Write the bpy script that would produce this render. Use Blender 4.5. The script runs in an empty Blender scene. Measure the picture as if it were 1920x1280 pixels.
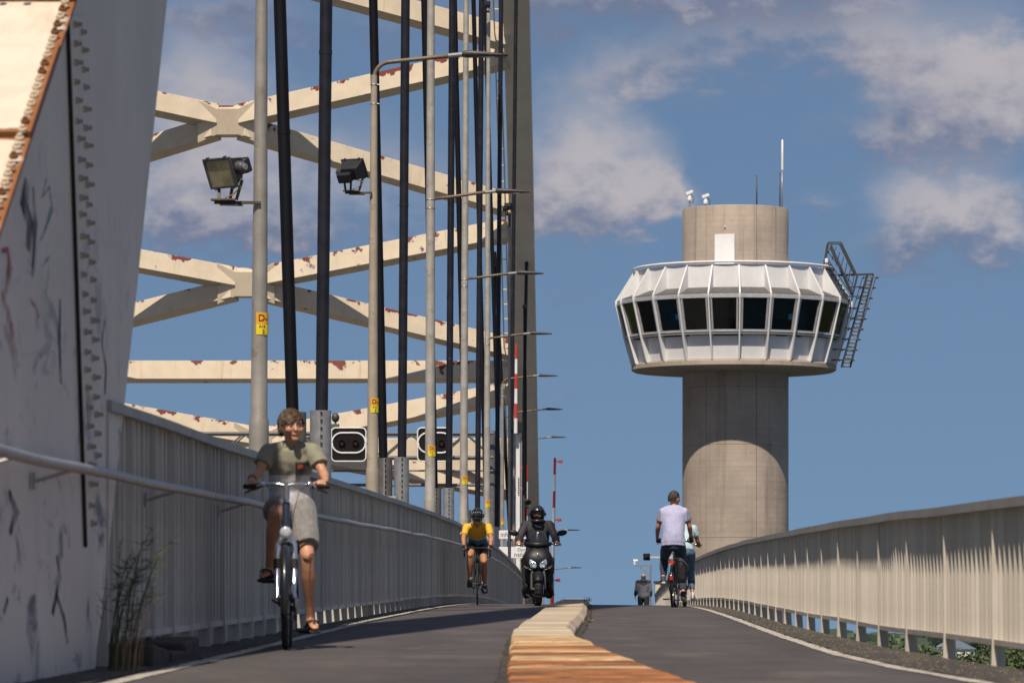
import bpy, math, random
from mathutils import Vector, Matrix, noise as mnoise

random.seed(7)
SC = bpy.context.scene
COL = SC.collection
R = math.radians
FPX = 8000.0      # focal length expressed in pixels of a 1920 px wide frame
CX, CY = 1115.0, 1185.0

# ------------------------------------------------------------------ camera
cam = bpy.data.cameras.new('camera')
camo = bpy.data.objects.new('camera', cam)
COL.objects.link(camo)
camo.location = (0, 0, 0)                 # height zero of the scene is the camera's eye level
camo.rotation_euler = (R(90), 0, 0)
cam.sensor_fit = 'HORIZONTAL'
cam.sensor_width = 36.0
cam.lens = FPX / 1920.0 * 36.0
cam.shift_x = -(CX - 960.0) / 1920.0
cam.shift_y = (CY - 640.0) / 1920.0
cam.clip_start = 0.5
cam.clip_end = 60000
cam.dof.use_dof = True
cam.dof.focus_distance = 78.0
cam.dof.aperture_fstop = 8.0
SC.camera = camo

# ------------------------------------------------------------------ sun, sky, exposure
SUN_EL, SUN_AZ = 55.5, 9.4               # degrees; azimuth measured from behind the camera towards the left
se, sa = R(SUN_EL), R(SUN_AZ)
sun_dir = Vector((-math.sin(sa) * math.cos(se), -math.cos(sa) * math.cos(se), math.sin(se)))
sl = bpy.data.lights.new('sun', 'SUN')
sl.energy = 3.9
sl.angle = R(0.53)
sl.color = (1.0, 0.88, 0.72)
so = bpy.data.objects.new('sun', sl)
COL.objects.link(so)
so.location = (0, 0, 80)
so.rotation_euler = sun_dir.to_track_quat('Z', 'Y').to_euler()

SKY_STRENGTH = 0.06
world = bpy.data.worlds.new('World')
SC.world = world
world.use_nodes = True
wt = world.node_tree
for n in list(wt.nodes):
    wt.nodes.remove(n)


class NT:
    """small helper for writing node graphs as expressions"""
    def __init__(s, t):
        s.t = t

    def new(s, ty, **kw):
        n = s.t.nodes.new(ty)
        for k, v in kw.items():
            setattr(n, k, v)
        return n

    def put(s, sock, v):
        if isinstance(v, bpy.types.NodeSocket):
            s.t.links.new(v, sock)
        elif v is not None:
            if sock.type == 'RGBA' and len(v) == 3:
                v = (*v, 1)
            sock.default_value = v

    def m(s, op, a, b=None, c=None, clamp=False):
        n = s.new('ShaderNodeMath', operation=op)
        n.use_clamp = clamp
        for i, v in enumerate((a, b, c)):
            if v is not None:
                s.put(n.inputs[i], v)
        return n.outputs[0]

    def sep(s, v):
        n = s.new('ShaderNodeSeparateXYZ')
        s.put(n.inputs[0], v)
        return n.outputs

    def comb(s, x, y, z):
        n = s.new('ShaderNodeCombineXYZ')
        for i, v in enumerate((x, y, z)):
            s.put(n.inputs[i], v)
        return n.outputs[0]

    def noise(s, vec, scale, detail=4, rough=.55, dist=0, out='Fac'):
        n = s.new('ShaderNodeTexNoise')
        if vec is not None:
            s.put(n.inputs['Vector'], vec)
        n.inputs['Scale'].default_value = scale
        n.inputs['Detail'].default_value = detail
        n.inputs['Roughness'].default_value = rough
        n.inputs['Distortion'].default_value = dist
        return n.outputs[out]

    def scale(s, vec, sx, sy, sz):
        n = s.new('ShaderNodeMapping')
        s.put(n.inputs['Vector'], vec)
        n.inputs['Scale'].default_value = (sx, sy, sz)
        return n.outputs[0]

    def step(s, v, a, b, lo=0., hi=1.):
        n = s.new('ShaderNodeMapRange', interpolation_type='SMOOTHSTEP')
        s.put(n.inputs[0], v)
        n.inputs[1].default_value = a
        n.inputs[2].default_value = b
        n.inputs[3].default_value = lo
        n.inputs[4].default_value = hi
        return n.outputs[0]

    def mix(s, f, a, b, blend='MIX'):
        n = s.new('ShaderNodeMix', data_type='RGBA', blend_type=blend)
        s.put(n.inputs[0], f)
        s.put(n.inputs[6], a)
        s.put(n.inputs[7], b)
        return n.outputs[2]


w = NT(wt)
sky = w.new('ShaderNodeTexSky', sky_type='NISHITA')
sky.sun_disc = False
sky.sun_elevation = se
sky.sun_rotation = math.atan2(sun_dir.x, sun_dir.y)
sky.altitude = 0
sky.air_density = 1.0
sky.dust_density = 0.5
sky.ozone_density = 3.0
gen = w.new('ShaderNodeTexCoord').outputs['Generated']
dx, dy, dz = w.sep(gen)
# clean, dry air: the blue runs right down to the horizon without a yellow haze band
clean = w.new('ShaderNodeVectorMath', operation='NORMALIZE')
w.put(clean.inputs[0], w.comb(dx, dy, w.m('ADD', w.m('MULTIPLY', w.m('MAXIMUM', dz, 0.0), .62), .20)))
wt.links.new(clean.outputs[0], sky.inputs[0])
# clouds live on a dome: angular coordinates azimuth u and elevation v, in degrees
uu = w.m('MULTIPLY', w.m('ARCTAN2', dx, dy), 57.2958)
vv = w.m('MULTIPLY', w.m('ARCSINE', dz), 57.2958)
ang = w.comb(uu, vv, 0.0)
wob = w.noise(w.comb(uu, w.m('MULTIPLY', vv, 1.35), 3.7), 0.8, 7, .52)
fine = w.noise(w.comb(uu, w.m('MULTIPLY', vv, 1.5), 9.1), 2.0, 6, .55)
big = w.noise(w.comb(w.m('MULTIPLY', uu, .16), w.m('MULTIPLY', vv, .35), 1.3), 1.0, 3, .5)


def ang_of(px, py):
    x, z = (px - CX) / FPX, (CY - py) / FPX
    return math.degrees(math.atan(x)), math.degrees(math.atan(z))


# cumulus banks seen in this part of the sky: (x, y, half width, half height, density, brightness)
banks = [(370, 190, 130, 120, .80, 1.0), (600, 330, 270, 130, .62, .80), (330, 370, 140, 90, .60, .75),
         (1105, 310, 125, 110, 1.0, 1.0), (1215, 375, 62, 52, .85, 1.0), (1060, 390, 130, 50, .75, .35),
         (1190, 140, 160, 55, .66, .55), (1430, 70, 190, 75, .66, .45), (1640, 100, 90, 110, .5, .5),
         (1800, 150, 170, 120, .85, .85), (1730, 260, 170, 55, .7, .35), (1880, 170, 80, 80, .8, 1.0),
         (1800, 390, 150, 60, .92, 1.0), (1740, 470, 190, 45, .62, .15), (1300, 5, 420, 32, .85, .05),
         (430, 440, 260, 38, .62, .10), (1080, 560, 50, 18, .36, .0), (1070, 745, 60, 26, .36, .0),
         (640, 60, 260, 50, .42, .0), (1520, 380, 45, 30, .45, .4), (420, 30, 130, 40, .62, .0), (1000, 40, 180, 40, .6, .05)]
dens = None
bri = None
wx = w.m('MULTIPLY', w.m('SUBTRACT', wob, .5), 2.1)
wy = w.m('MULTIPLY', w.m('SUBTRACT', fine, .5), 1.2)
ud = w.m('ADD', uu, wx)
vd = w.m('ADD', vv, wy)
for (px, py, rx, ry, am, br) in banks:
    a0, e0 = ang_of(px, py)
    ru, rv = rx / FPX * 57.3, ry / FPX * 57.3
    q = w.m('ADD', w.m('POWER', w.m('DIVIDE', w.m('SUBTRACT', ud, a0), ru), 2.0),
            w.m('POWER', w.m('DIVIDE', w.m('SUBTRACT', vd, e0), rv), 2.0))
    g = w.m('EXPONENT', w.m('MULTIPLY', q, -1.0))
    ga = w.m('MULTIPLY', g, am)
    # sunlit upper part, mauve lower part of each bank
    up = w.m('ADD', w.m('MULTIPLY', w.m('DIVIDE', w.m('SUBTRACT', vd, e0), rv), .45), br - .12)
    gb = w.m('MULTIPLY', ga, up)
    dens = ga if dens is None else w.m('ADD', dens, ga)
    bri = gb if bri is None else w.m('ADD', bri, gb)
# the rest of the dome carries scattered cloud of the same kind
gn = w.step(w.m('MULTIPLY', w.m('ADD', w.m('MULTIPLY', wob, .55), w.m('MULTIPLY', big, .6)), w.step(vv, 2.0, 7.0)), .42, .62, 0, 1.0)
far_part = w.step(w.m('ABSOLUTE', w.m('SUBTRACT', uu, -1.2)), 8.5, 13.0)
far_up = w.step(vv, 8.8, 12.0)
gn = w.m('MULTIPLY', gn, w.m('MAXIMUM', far_part, far_up))
dens_all = w.m('ADD', dens, gn)
cover = w.step(w.m('ADD', dens_all, w.m('MULTIPLY', w.m('SUBTRACT', fine, .5), .36)), .10, 1.02, 0, .90)
br_n = w.m('DIVIDE', bri, w.m('MAXIMUM', dens, .15))
br_n = w.m('ADD', br_n, w.m('MULTIPLY', w.m('SUBTRACT', fine, .5), .9))
br_n = w.step(br_n, -.15, 1.05)
cl_dark = tuple(c / SKY_STRENGTH for c in (.125, .148, .225))
cl_lit = tuple(c / SKY_STRENGTH for c in (.380, .352, .368))
ccol = w.mix(br_n, cl_dark, cl_lit)
# the clear air is a deep, slightly muted blue in this photograph
skyc = w.mix(1.0, sky.outputs[0], (0.93, 0.95, 0.955), 'MULTIPLY')
bg = w.new('ShaderNodeBackground')
w.put(bg.inputs[0], w.mix(cover, skyc, ccol))
bg.inputs[1].default_value = SKY_STRENGTH
wo = w.new('ShaderNodeOutputWorld')
wt.links.new(bg.outputs[0], wo.inputs[0])

SC.view_settings.view_transform = 'Standard'
SC.view_settings.look = 'None'
SC.view_settings.exposure = 0.4
SC.view_settings.gamma = 1.0
SC.view_settings.use_curve_mapping = False
SC.cycles.max_bounces = 6
SC.cycles.diffuse_bounces = 3
SC.cycles.glossy_bounces = 3
SC.cycles.transparent_max_bounces = 12
SC.cycles.use_adaptive_sampling = True

# ------------------------------------------------------------------ materials
MATS = {}


def mat(name, col, rough=.6, metal=0., var=.12, vscale=6., detail=4, bump=0., bscale=40., spec=.5, coords='Object',
        streak=0., streak_col=None, dirt=None, coat=0., sss=0., rand=0.):
    if name in MATS:
        return MATS[name]
    m = bpy.data.materials.new(name)
    m.use_nodes = True
    t = NT(m.node_tree)
    p = m.node_tree.nodes['Principled BSDF']
    tc = t.new('ShaderNodeTexCoord').outputs[coords]
    c = (*col, 1)
    if var > 0:
        nz = t.noise(tc, vscale, detail, .6)
        lo = tuple(v * (1 - var) for v in col)
        hi = tuple(min(1, v * (1 + var)) for v in col)
        c = t.mix(t.step(nz, .3, .7), lo, hi)
    if streak > 0:
        sn = t.noise(t.scale(tc, 5, 5, .35), 3., 5, .65)
        c = t.mix(t.m('MULTIPLY', t.step(sn, .48, .72), streak), c, streak_col or (.1, .07, .05))
    if dirt:
        dcol, dscale, dlo, dhi, damt = dirt
        dn = t.noise(tc, dscale, 7, .65, .4)
        c = t.mix(t.m('MULTIPLY', t.step(dn, dlo, dhi), damt), c, dcol)
    if rand > 0:
        # every piece was painted and weathered a little differently
        oi = t.new('ShaderNodeObjectInfo').outputs['Random']
        c = t.mix(t.m('MULTIPLY', oi, rand), c, tuple(v * .45 for v in col))
    t.put(p.inputs['Base Color'], c)
    p.inputs['Roughness'].default_value = rough
    p.inputs['Metallic'].default_value = metal
    p.inputs['Specular IOR Level'].default_value = spec
    if coat:
        p.inputs['Coat Weight'].default_value = coat
        p.inputs['Coat Roughness'].default_value = .08
    if sss:
        p.inputs['Subsurface Weight'].default_value = sss
        p.inputs['Subsurface Radius'].default_value = (.02, .008, .004)
        p.inputs['Subsurface Scale'].default_value = .5
    if bump > 0:
        b = t.new('ShaderNodeBump')
        b.inputs['Strength'].default_value = bump
        b.inputs['Distance'].default_value = .02
        t.put(b.inputs['Height'], t.noise(tc, bscale, 5, .6))
        t.put(p.inputs['Normal'], b.outputs[0])
    MATS[name] = m
    return m


def mat_peel(name, base, red_amt=1.0):
    """cream bridge paint flaking along the top edge down to red primer, with grey repair patches and rust runs"""
    m = bpy.data.materials.new(name)
    m.use_nodes = True
    t = NT(m.node_tree)
    p = m.node_tree.nodes['Principled BSDF']
    tcn = t.new('ShaderNodeTexCoord')
    ob = tcn.outputs['Object']
    oi = t.new('ShaderNodeObjectInfo').outputs['Random']
    shift = t.new('ShaderNodeVectorMath', operation='ADD')
    t.put(shift.inputs[0], ob)
    t.put(shift.inputs[1], t.comb(t.m('MULTIPLY', oi, 91.), t.m('MULTIPLY', oi, 37.), t.m('MULTIPLY', oi, 53.)))
    v = shift.outputs[0]
    gz = t.sep(tcn.outputs['Generated'])[2]
    top = t.step(gz, .45, 1.0)
    n1 = t.noise(v, .95, 7, .6)
    n2 = t.noise(v, 1.6, 5, .6)
    c = t.mix(t.step(n2, .3, .7), tuple(x * .93 for x in base), tuple(x * 1.05 for x in base))
    run = t.noise(t.scale(v, 3.5, 3.5, .25), 1.0, 5, .65)
    c = t.mix(t.m('MULTIPLY', t.step(run, .55, .75), .28), c, (.36, .17, .075))
    f = t.m('ADD', n1, t.m('MULTIPLY', top, .135))
    ln = t.noise(t.scale(v, 1, 1, 1), 2.7, 6, .6)
    f = t.m('ADD', f, t.m('MULTIPLY', t.m('SUBTRACT', ln, .5), .22))
    grey = t.step(t.m('ADD', n1, t.m('MULTIPLY', t.m('SUBTRACT', n2, .5), .2)), .655, .665)
    c = t.mix(t.m('MULTIPLY', grey, red_amt), c, (.40, .37, .37))
    halo = t.step(f, .668, .672)
    c = t.mix(t.m('MULTIPLY', halo, red_amt), c, (.42, .38, .36))
    red = t.step(f, .685, .690)
    c = t.mix(t.m('MULTIPLY', red, red_amt), c, (.17, .035, .022))
    spots = t.step(t.noise(v, 5., 3, .5), .745, .755)
    c = t.mix(spots, c, (.13, .05, .03))
    t.put(p.inputs['Base Color'], c)
    p.inputs['Roughness'].default_value = .6
    b = t.new('ShaderNodeBump')
    b.inputs['Strength'].default_value = .25
    b.inputs['Distance'].default_value = .02
    t.put(b.inputs['Height'], t.m('ADD', t.m('MULTIPLY', halo, -.5), t.m('MULTIPLY', red, -.5)))
    t.put(p.inputs['Normal'], b.outputs[0])
    MATS[name] = m
    return m


def mat_concrete(name, base, streaky=.35, dark=(.12, .10, .085)):
    m = bpy.data.materials.new(name)
    m.use_nodes = True
    t = NT(m.node_tree)
    p = m.node_tree.nodes['Principled BSDF']
    tcn = t.new('ShaderNodeTexCoord')
    v = tcn.outputs['Object']
    n1 = t.noise(v, .5, 7, .6)
    n2 = t.noise(v, 5, 6, .65)
    c = t.mix(t.step(n1, .25, .75), tuple(x * .80 for x in base), tuple(x * 1.12 for x in base))
    c = t.mix(t.m('MULTIPLY', t.step(n2, .4, .75), .22), c, tuple(x * .62 for x in base))
    boards = t.noise(t.scale(v, .15, .15, 9), 1., 2, .5)
    c = t.mix(t.m('MULTIPLY', t.step(boards, .42, .60), .14), c, tuple(x * .6 for x in base))
    run = t.noise(t.scale(v, 2.2, 2.2, .10), 1., 6, .65)
    c = t.mix(t.m('MULTIPLY', t.step(run, .50, .72), streaky), c, dark)
    t.put(p.inputs['Base Color'], c)
    p.inputs['Roughness'].default_value = .85
    b = t.new('ShaderNodeBump')
    b.inputs['Strength'].default_value = .35
    b.inputs['Distance'].default_value = .02
    t.put(b.inputs['Height'], t.m('ADD', n2, boards))
    t.put(p.inputs['Normal'], b.outputs[0])
    MATS[name] = m
    return m


def mat_asphalt(name, base):
    m = bpy.data.materials.new(name)
    m.use_nodes = True
    t = NT(m.node_tree)
    p = m.node_tree.nodes['Principled BSDF']
    v = t.new('ShaderNodeTexCoord').outputs['Object']
    n1 = t.noise(t.scale(v, 1.6, .08, 1), .9, 6, .6)
    n2 = t.noise(v, 38, 4, .75)
    n3 = t.noise(v, 150, 3, .75)
    bands = t.noise(t.scale(v, .7, .33, 1), 1.5, 7, .72)
    c = t.mix(t.step(n1, .3, .7), tuple(x * .84 for x in base), tuple(x * 1.15 for x in base))
    c = t.mix(t.m('MULTIPLY', t.step(n2, .55, .75), .45), c, tuple(x * 1.9 for x in base))
    c = t.mix(t.m('MULTIPLY', t.step(n3, .60, .78), .55), c, (.24, .22, .20))
    c = t.mix(t.m('MULTIPLY', t.step(bands, .50, .68), .50), c, (.150, .120, .098))
    c = t.mix(t.m('MULTIPLY', t.step(bands, .46, .36), .55), c, tuple(x * .6 for x in base))
    # fine cracks and sealed seams across the lane
    wv = t.noise(t.scale(v, .4, 1.0, 1), .8, 5, .7)
    cr = t.m('ABSOLUTE', t.m('SUBTRACT', wv, .5))
    c = t.mix(t.m('MULTIPLY', t.step(cr, .0, .006, 1, 0), .55), c, (.018, .017, .017))
    t.put(p.inputs['Base Color'], c)
    p.inputs['Roughness'].default_value = .78
    b = t.new('ShaderNodeBump')
    b.inputs['Strength'].default_value = .5
    b.inputs['Distance'].default_value = .006
    t.put(b.inputs['Height'], t.m('ADD', n2, n3))
    t.put(p.inputs['Normal'], b.outputs[0])
    MATS[name] = m
    return m


def mat_line(name):
    """worn road paint with the asphalt showing through"""
    m = bpy.data.materials.new(name)
    m.use_nodes = True
    t = NT(m.node_tree)
    p = m.node_tree.nodes['Principled BSDF']
    v = t.new('ShaderNodeTexCoord').outputs['Object']
    n = t.noise(v, 9, 7, .7)
    n2 = t.noise(v, 60, 4, .7)
    c = t.mix(t.step(n2, .3, .7), (.40, .36, .31), (.56, .52, .46))
    c = t.mix(t.m('MULTIPLY', t.step(n, .47, .62), .80), c, (.10, .09, .085))
    t.put(p.inputs['Base Color'], c)
    p.inputs['Roughness'].default_value = .75
    MATS[name] = m
    return m


def mat_glass(name, tint=(.20, .33, .36)):
    m = bpy.data.materials.new(name)
    m.use_nodes = True
    nt = m.node_tree
    for n in list(nt.nodes):
        nt.nodes.remove(n)
    t = NT(nt)
    tr = t.new('ShaderNodeBsdfTransparent')
    tr.inputs[0].default_value = (*tint, 1)
    gl = t.new('ShaderNodeBsdfGlossy')
    gl.inputs['Roughness'].default_value = .03
    fr = t.new('ShaderNodeFresnel')
    fr.inputs[0].default_value = 1.5
    mx = t.new('ShaderNodeMixShader')
    nt.links.new(fr.outputs[0], mx.inputs[0])
    nt.links.new(tr.outputs[0], mx.inputs[1])
    nt.links.new(gl.outputs[0], mx.inputs[2])
    o = t.new('ShaderNodeOutputMaterial')
    nt.links.new(mx.outputs[0], o.inputs[0])
    MATS[name] = m
    return m


# ------------------------------------------------------------------ mesh helpers
def V(*a):
    return Vector(a[0]) if len(a) == 1 else Vector(a)


def lerp(a, b, t):
    return a + (b - a) * t


def interp(tab, x):
    if x <= tab[0][0]:
        return tab[0][1]
    for (x0, y0), (x1, y1) in zip(tab, tab[1:]):
        if x <= x1:
            return y0 + (y1 - y0) * (x - x0) / (x1 - x0)
    return tab[-1][1]


class MB:
    def __init__(s, org=(0, 0, 0)):
        s.v, s.f, s.org = [], [], Vector(org)

    def add(s, vs, fs):
        o = len(s.v)
        s.v += [Vector(v) for v in vs]
        s.f += [tuple(i + o for i in f) for f in fs]
        return s

    def box(s, c, size, M=None):
        hx, hy, hz = size[0] / 2, size[1] / 2, size[2] / 2
        vs = [Vector((x * hx, y * hy, z * hz)) for x in (-1, 1) for y in (-1, 1) for z in (-1, 1)]
        if M is not None:
            vs = [M @ v for v in vs]
        c = Vector(c)
        return s.add([v + c for v in vs], [(0, 1, 3, 2), (4, 6, 7, 5), (0, 4, 5, 1), (2, 3, 7, 6), (0, 2, 6, 4), (1, 5, 7, 3)])

    def bar(s, a, b, wd, ht, up=(0, 0, 1)):
        """rectangular bar from a to b; wd sideways, ht along up"""
        a, b = Vector(a), Vector(b)
        t = (b - a).normalized()
        u = Vector(up)
        sd = t.cross(u).normalized()
        u = sd.cross(t).normalized()
        vs = []
        for p in (a, b):
            for i, j in ((-1, -1), (1, -1), (1, 1), (-1, 1)):
                vs.append(p + sd * (i * wd / 2) + u * (j * ht / 2))
        return s.add(vs, [(3, 2, 1, 0), (4, 5, 6, 7), (0, 1, 5, 4), (1, 2, 6, 5), (2, 3, 7, 6), (3, 0, 4, 7)])

    def loft(s, pts, ra, rb=None, side=None, n=12, caps=True, exp=2.0):
        pts = [Vector(p) for p in pts]
        k = len(pts)
        if not isinstance(ra, (list, tuple)):
            ra = [ra] * k
        rb = ra if rb is None else rb
        if not isinstance(rb, (list, tuple)):
            rb = [rb] * k
        o = len(s.v)
        prev = None
        for i in range(k):
            t = (pts[min(i + 1, k - 1)] - pts[max(i - 1, 0)])
            if t.length < 1e-9:
                t = Vector((0, 0, 1))
            t.normalize()
            if side is not None:
                sd = Vector(side[i] if isinstance(side, list) else side)
            elif prev is not None:
                sd = prev
            else:
                sd = Vector((1, 0, 0)) if abs(t.x) < .9 else Vector((0, 1, 0))
            sd = (sd - t * sd.dot(t))
            if sd.length < 1e-6:
                sd = t.orthogonal()
            sd.normalize()
            prev = sd
            b = t.cross(sd)
            for j in range(n):
                an = 2 * math.pi * j / n
                ca, sn_ = math.cos(an), math.sin(an)
                if exp != 2.0:
                    ca = math.copysign(abs(ca) ** (2 / exp), ca)
                    sn_ = math.copysign(abs(sn_) ** (2 / exp), sn_)
                s.v.append(pts[i] + sd * (ca * ra[i]) + b * (sn_ * rb[i]))
        for i in range(k - 1):
            for j in range(n):
                j2 = (j + 1) % n
                s.f.append((o + i * n + j, o + i * n + j2, o + (i + 1) * n + j2, o + (i + 1) * n + j))
        if caps:
            s.f.append(tuple(o + j for j in range(n - 1, -1, -1)))
            s.f.append(tuple(o + (k - 1) * n + j for j in range(n)))
        return s

    def tube(s, a, b, r0, r1=None, n=10):
        return s.loft([a, b], [r0, r0 if r1 is None else r1], n=n)

    def ell(s, c, r, M=None, nu=14, nv=9):
        c = Vector(c)
        if not isinstance(r, (tuple, list)):
            r = (r, r, r)
        vs, fs = [], []
        for i in range(nv + 1):
            ph = math.pi * i / nv
            for j in range(nu):
                th = 2 * math.pi * j / nu
                v = Vector((r[0] * math.sin(ph) * math.cos(th), r[1] * math.sin(ph) * math.sin(th), r[2] * math.cos(ph)))
                vs.append(c + (M @ v if M is not None else v))
        for i in range(nv):
            for j in range(nu):
                j2 = (j + 1) % nu
                a, b_, c_, d_ = i * nu + j, i * nu + j2, (i + 1) * nu + j2, (i + 1) * nu + j
                if i == 0:
                    fs.append((a, d_, c_))
                elif i == nv - 1:
                    fs.append((a, d_, b_))
                else:
                    fs.append((a, d_, c_, b_))
        return s.add(vs, fs)

    def torus(s, c, axis, Rr, r, nu=48, nv=8, flat=1.0):
        c, ax = Vector(c), Vector(axis).normalized()
        e1 = ax.orthogonal().normalized()
        e2 = ax.cross(e1)
        vs, fs = [], []
        for i in range(nu):
            a = 2 * math.pi * i / nu
            d = e1 * math.cos(a) + e2 * math.sin(a)
            for j in range(nv):
                b = 2 * math.pi * j / nv
                vs.append(c + d * (Rr + r * math.cos(b)) + ax * (r * flat * math.sin(b)))
        for i in range(nu):
            for j in range(nv):
                i2, j2 = (i + 1) % nu, (j + 1) % nv
                fs.append((i * nv + j, i2 * nv + j, i2 * nv + j2, i * nv + j2))
        return s.add(vs, fs)

    def lathe(s, prof, c=(0, 0, 0), n=48, a0=0, closed=False):
        """prof: list of (radius, z)"""
        c = Vector(c)
        k = len(prof)
        vs, fs = [], []
        for (r, z) in prof:
            for j in range(n):
                a = a0 + 2 * math.pi * j / n
                vs.append(c + Vector((r * math.cos(a), r * math.sin(a), z)))
        rng = range(k if closed else k - 1)
        for i in rng:
            i2 = (i + 1) % k
            for j in range(n):
                j2 = (j + 1) % n
                fs.append((i * n + j, i * n + j2, i2 * n + j2, i2 * n + j))
        if not closed:
            if prof[0][0] > 1e-6:
                fs.append(tuple(range(n - 1, -1, -1)))
            if prof[-1][0] > 1e-6:
                fs.append(tuple((k - 1) * n + j for j in range(n)))
        return s.add(vs, fs)

    def prism(s, poly, d):
        """extrude a 3-D polygon by vector d"""
        d = Vector(d)
        poly = [Vector(p) for p in poly]
        n = len(poly)
        fs = [tuple(range(n - 1, -1, -1)), tuple(range(n, 2 * n))]
        fs += [(i, (i + 1) % n, n + (i + 1) % n, n + i) for i in range(n)]
        return s.add(poly + [p + d for p in poly], fs)

    def mesh(s, name):
        me = bpy.data.meshes.new(name)
        me.from_pydata([v - s.org for v in s.v], [], s.f)
        me.update()
        return me

    def build(s, name, m, parent=None, smooth=False, bevel=0, kind=None, seg=1):
        me = s.mesh(name)
        if m is not None:
            me.materials.append(m if not isinstance(m, str) else MATS[m])
        fix_normals(me)
        if smooth:
            me.shade_smooth()
            if smooth != True:
                me.set_sharp_from_angle(angle=R(smooth))
        o = bpy.data.objects.new(name, me)
        COL.objects.link(o)
        if parent is not None:
            o.parent = parent
        if bevel:
            b = o.modifiers.new('bevel', 'BEVEL')
            b.width = bevel
            b.segments = seg
            b.limit_method = 'ANGLE'
        if kind:
            o['kind'] = kind
        return o


import bmesh
WS = bpy.data.scenes.new('workshop')   # scratch scene for fusing meshes, removed at the end


def fix_normals(me):
    bm = bmesh.new()
    bm.from_mesh(me)
    bmesh.ops.recalc_face_normals(bm, faces=bm.faces)
    bm.to_mesh(me)
    bm.free()


def solid(mb, name, m, parent, voxel=.01, smooth=3, wrinkle=0., wscale=14., seed=0.):
    """fuse overlapping closed pieces into one continuous smooth surface"""
    me = mb.mesh(name + '_tmp')
    fix_normals(me)
    o = bpy.data.objects.new('tmp', me)
    WS.collection.objects.link(o)
    rm = o.modifiers.new('r', 'REMESH')
    rm.mode = 'VOXEL'
    rm.voxel_size = voxel
    sm = o.modifiers.new('s', 'SMOOTH')
    sm.iterations = smooth
    sm.factor = .5
    WS.view_layers[0].update()
    dg = WS.view_layers[0].depsgraph
    nm = bpy.data.meshes.new_from_object(o.evaluated_get(dg), depsgraph=dg)
    bpy.data.objects.remove(o)
    bpy.data.meshes.remove(me)
    nm.name = name
    nm.materials.clear()
    nm.materials.append(m if not isinstance(m, str) else MATS[m])
    if wrinkle:
        new = []
        for v in nm.vertices:
            p = v.co * wscale + Vector((seed, 0, 0))
            p.z *= .6
            k = mnoise.noise(p) + .5 * mnoise.noise(p * 2.1)
            new.extend(v.co + v.normal * (k * wrinkle))
        nm.vertices.foreach_set('co', new)
        nm.update()
    nm.shade_smooth()
    ob = bpy.data.objects.new(name, nm)
    COL.objects.link(ob)
    ob.parent = parent
    return ob


def tag(o, label=None, cat=None, group=None, kind=None):
    if label:
        o['label'] = label
    if cat:
        o['category'] = cat
    if group:
        o['group'] = group
    if kind:
        o['kind'] = kind
    return o


def thing(name, label, cat, loc=(0, 0, 0), rz=0., group=None):
    o = bpy.data.objects.new(name, None)
    COL.objects.link(o)
    o.empty_display_size = .3
    o.location = loc
    o.rotation_euler = (0, 0, rz)
    return tag(o, label, cat, group)


def copy_tree(o, parent=None):
    c = o.copy()
    COL.objects.link(c)
    c.parent = parent
    for ch in list(o.children):
        copy_tree(ch, c)
    return c


def inst(me, name, loc, parent, rot=None, scale=None):
    o = bpy.data.objects.new(name, me)
    COL.objects.link(o)
    o.parent = parent
    o.location = loc
    if rot is not None:
        o.rotation_euler = rot
    if scale is not None:
        o.scale = scale
    return o


def text_mesh(txt, size, name='lettering', align='CENTER', extrude=.001):
    c = bpy.data.curves.new(name, 'FONT')
    c.body = txt
    c.size = size
    c.align_x = align
    c.align_y = 'CENTER'
    c.extrude = extrude
    c.resolution_u = 3
    o = bpy.data.objects.new('tmp', c)
    WS.collection.objects.link(o)
    WS.view_layers[0].update()
    dg = WS.view_layers[0].depsgraph
    me = bpy.data.meshes.new_from_object(o.evaluated_get(dg), depsgraph=dg)
    bpy.data.objects.remove(o)
    me.name = name
    return me
# ================================================================== geometry of the place
def prof(d):
    if d > 210:
        return prof(210) - .028 * (d - 210)
    k = max(0., d - 55.)
    return -.54 + .0143 * d - 1.37e-4 * k * k


def road(x, d):
    return prof(d) - .01 * x


def deck(d):
    return .76 - 8e-5 * (d - 155) ** 2


RR = [(18, 2.95), (22, 2.60), (27, 2.35), (31, 2.21), (40, 2.12), (47, 2.09), (68, 2.15), (400, 2.15)]
RL = [(0, -2.66), (41, -2.64), (75, -2.45), (110, -2.42), (400, -2.40)]
LR = [(8, 2.6), (18, 2.15), (21.6, 1.93), (24.6, 1.74), (28.7, 1.62), (36.7, 1.60), (50, 1.64), (80, 1.66), (400, 1.66)]
LL = [(0, -2.2), (28, -2.25), (46, -2.36), (75, -2.22), (400, -2.15)]
KL = [(8, -.34), (20, -.42), (26, -.52), (33, -.63), (52, -.64), (63, -.57), (400, -.55)]
KR = [(8, 1.2), (20.5, .46), (26, .10), (31, -.14), (33.5, -.17), (50, -.09), (63, -.11), (400, -.10)]


def rr(d): return interp(RR, d)
def rl(d): return interp(RL, d)


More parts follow.
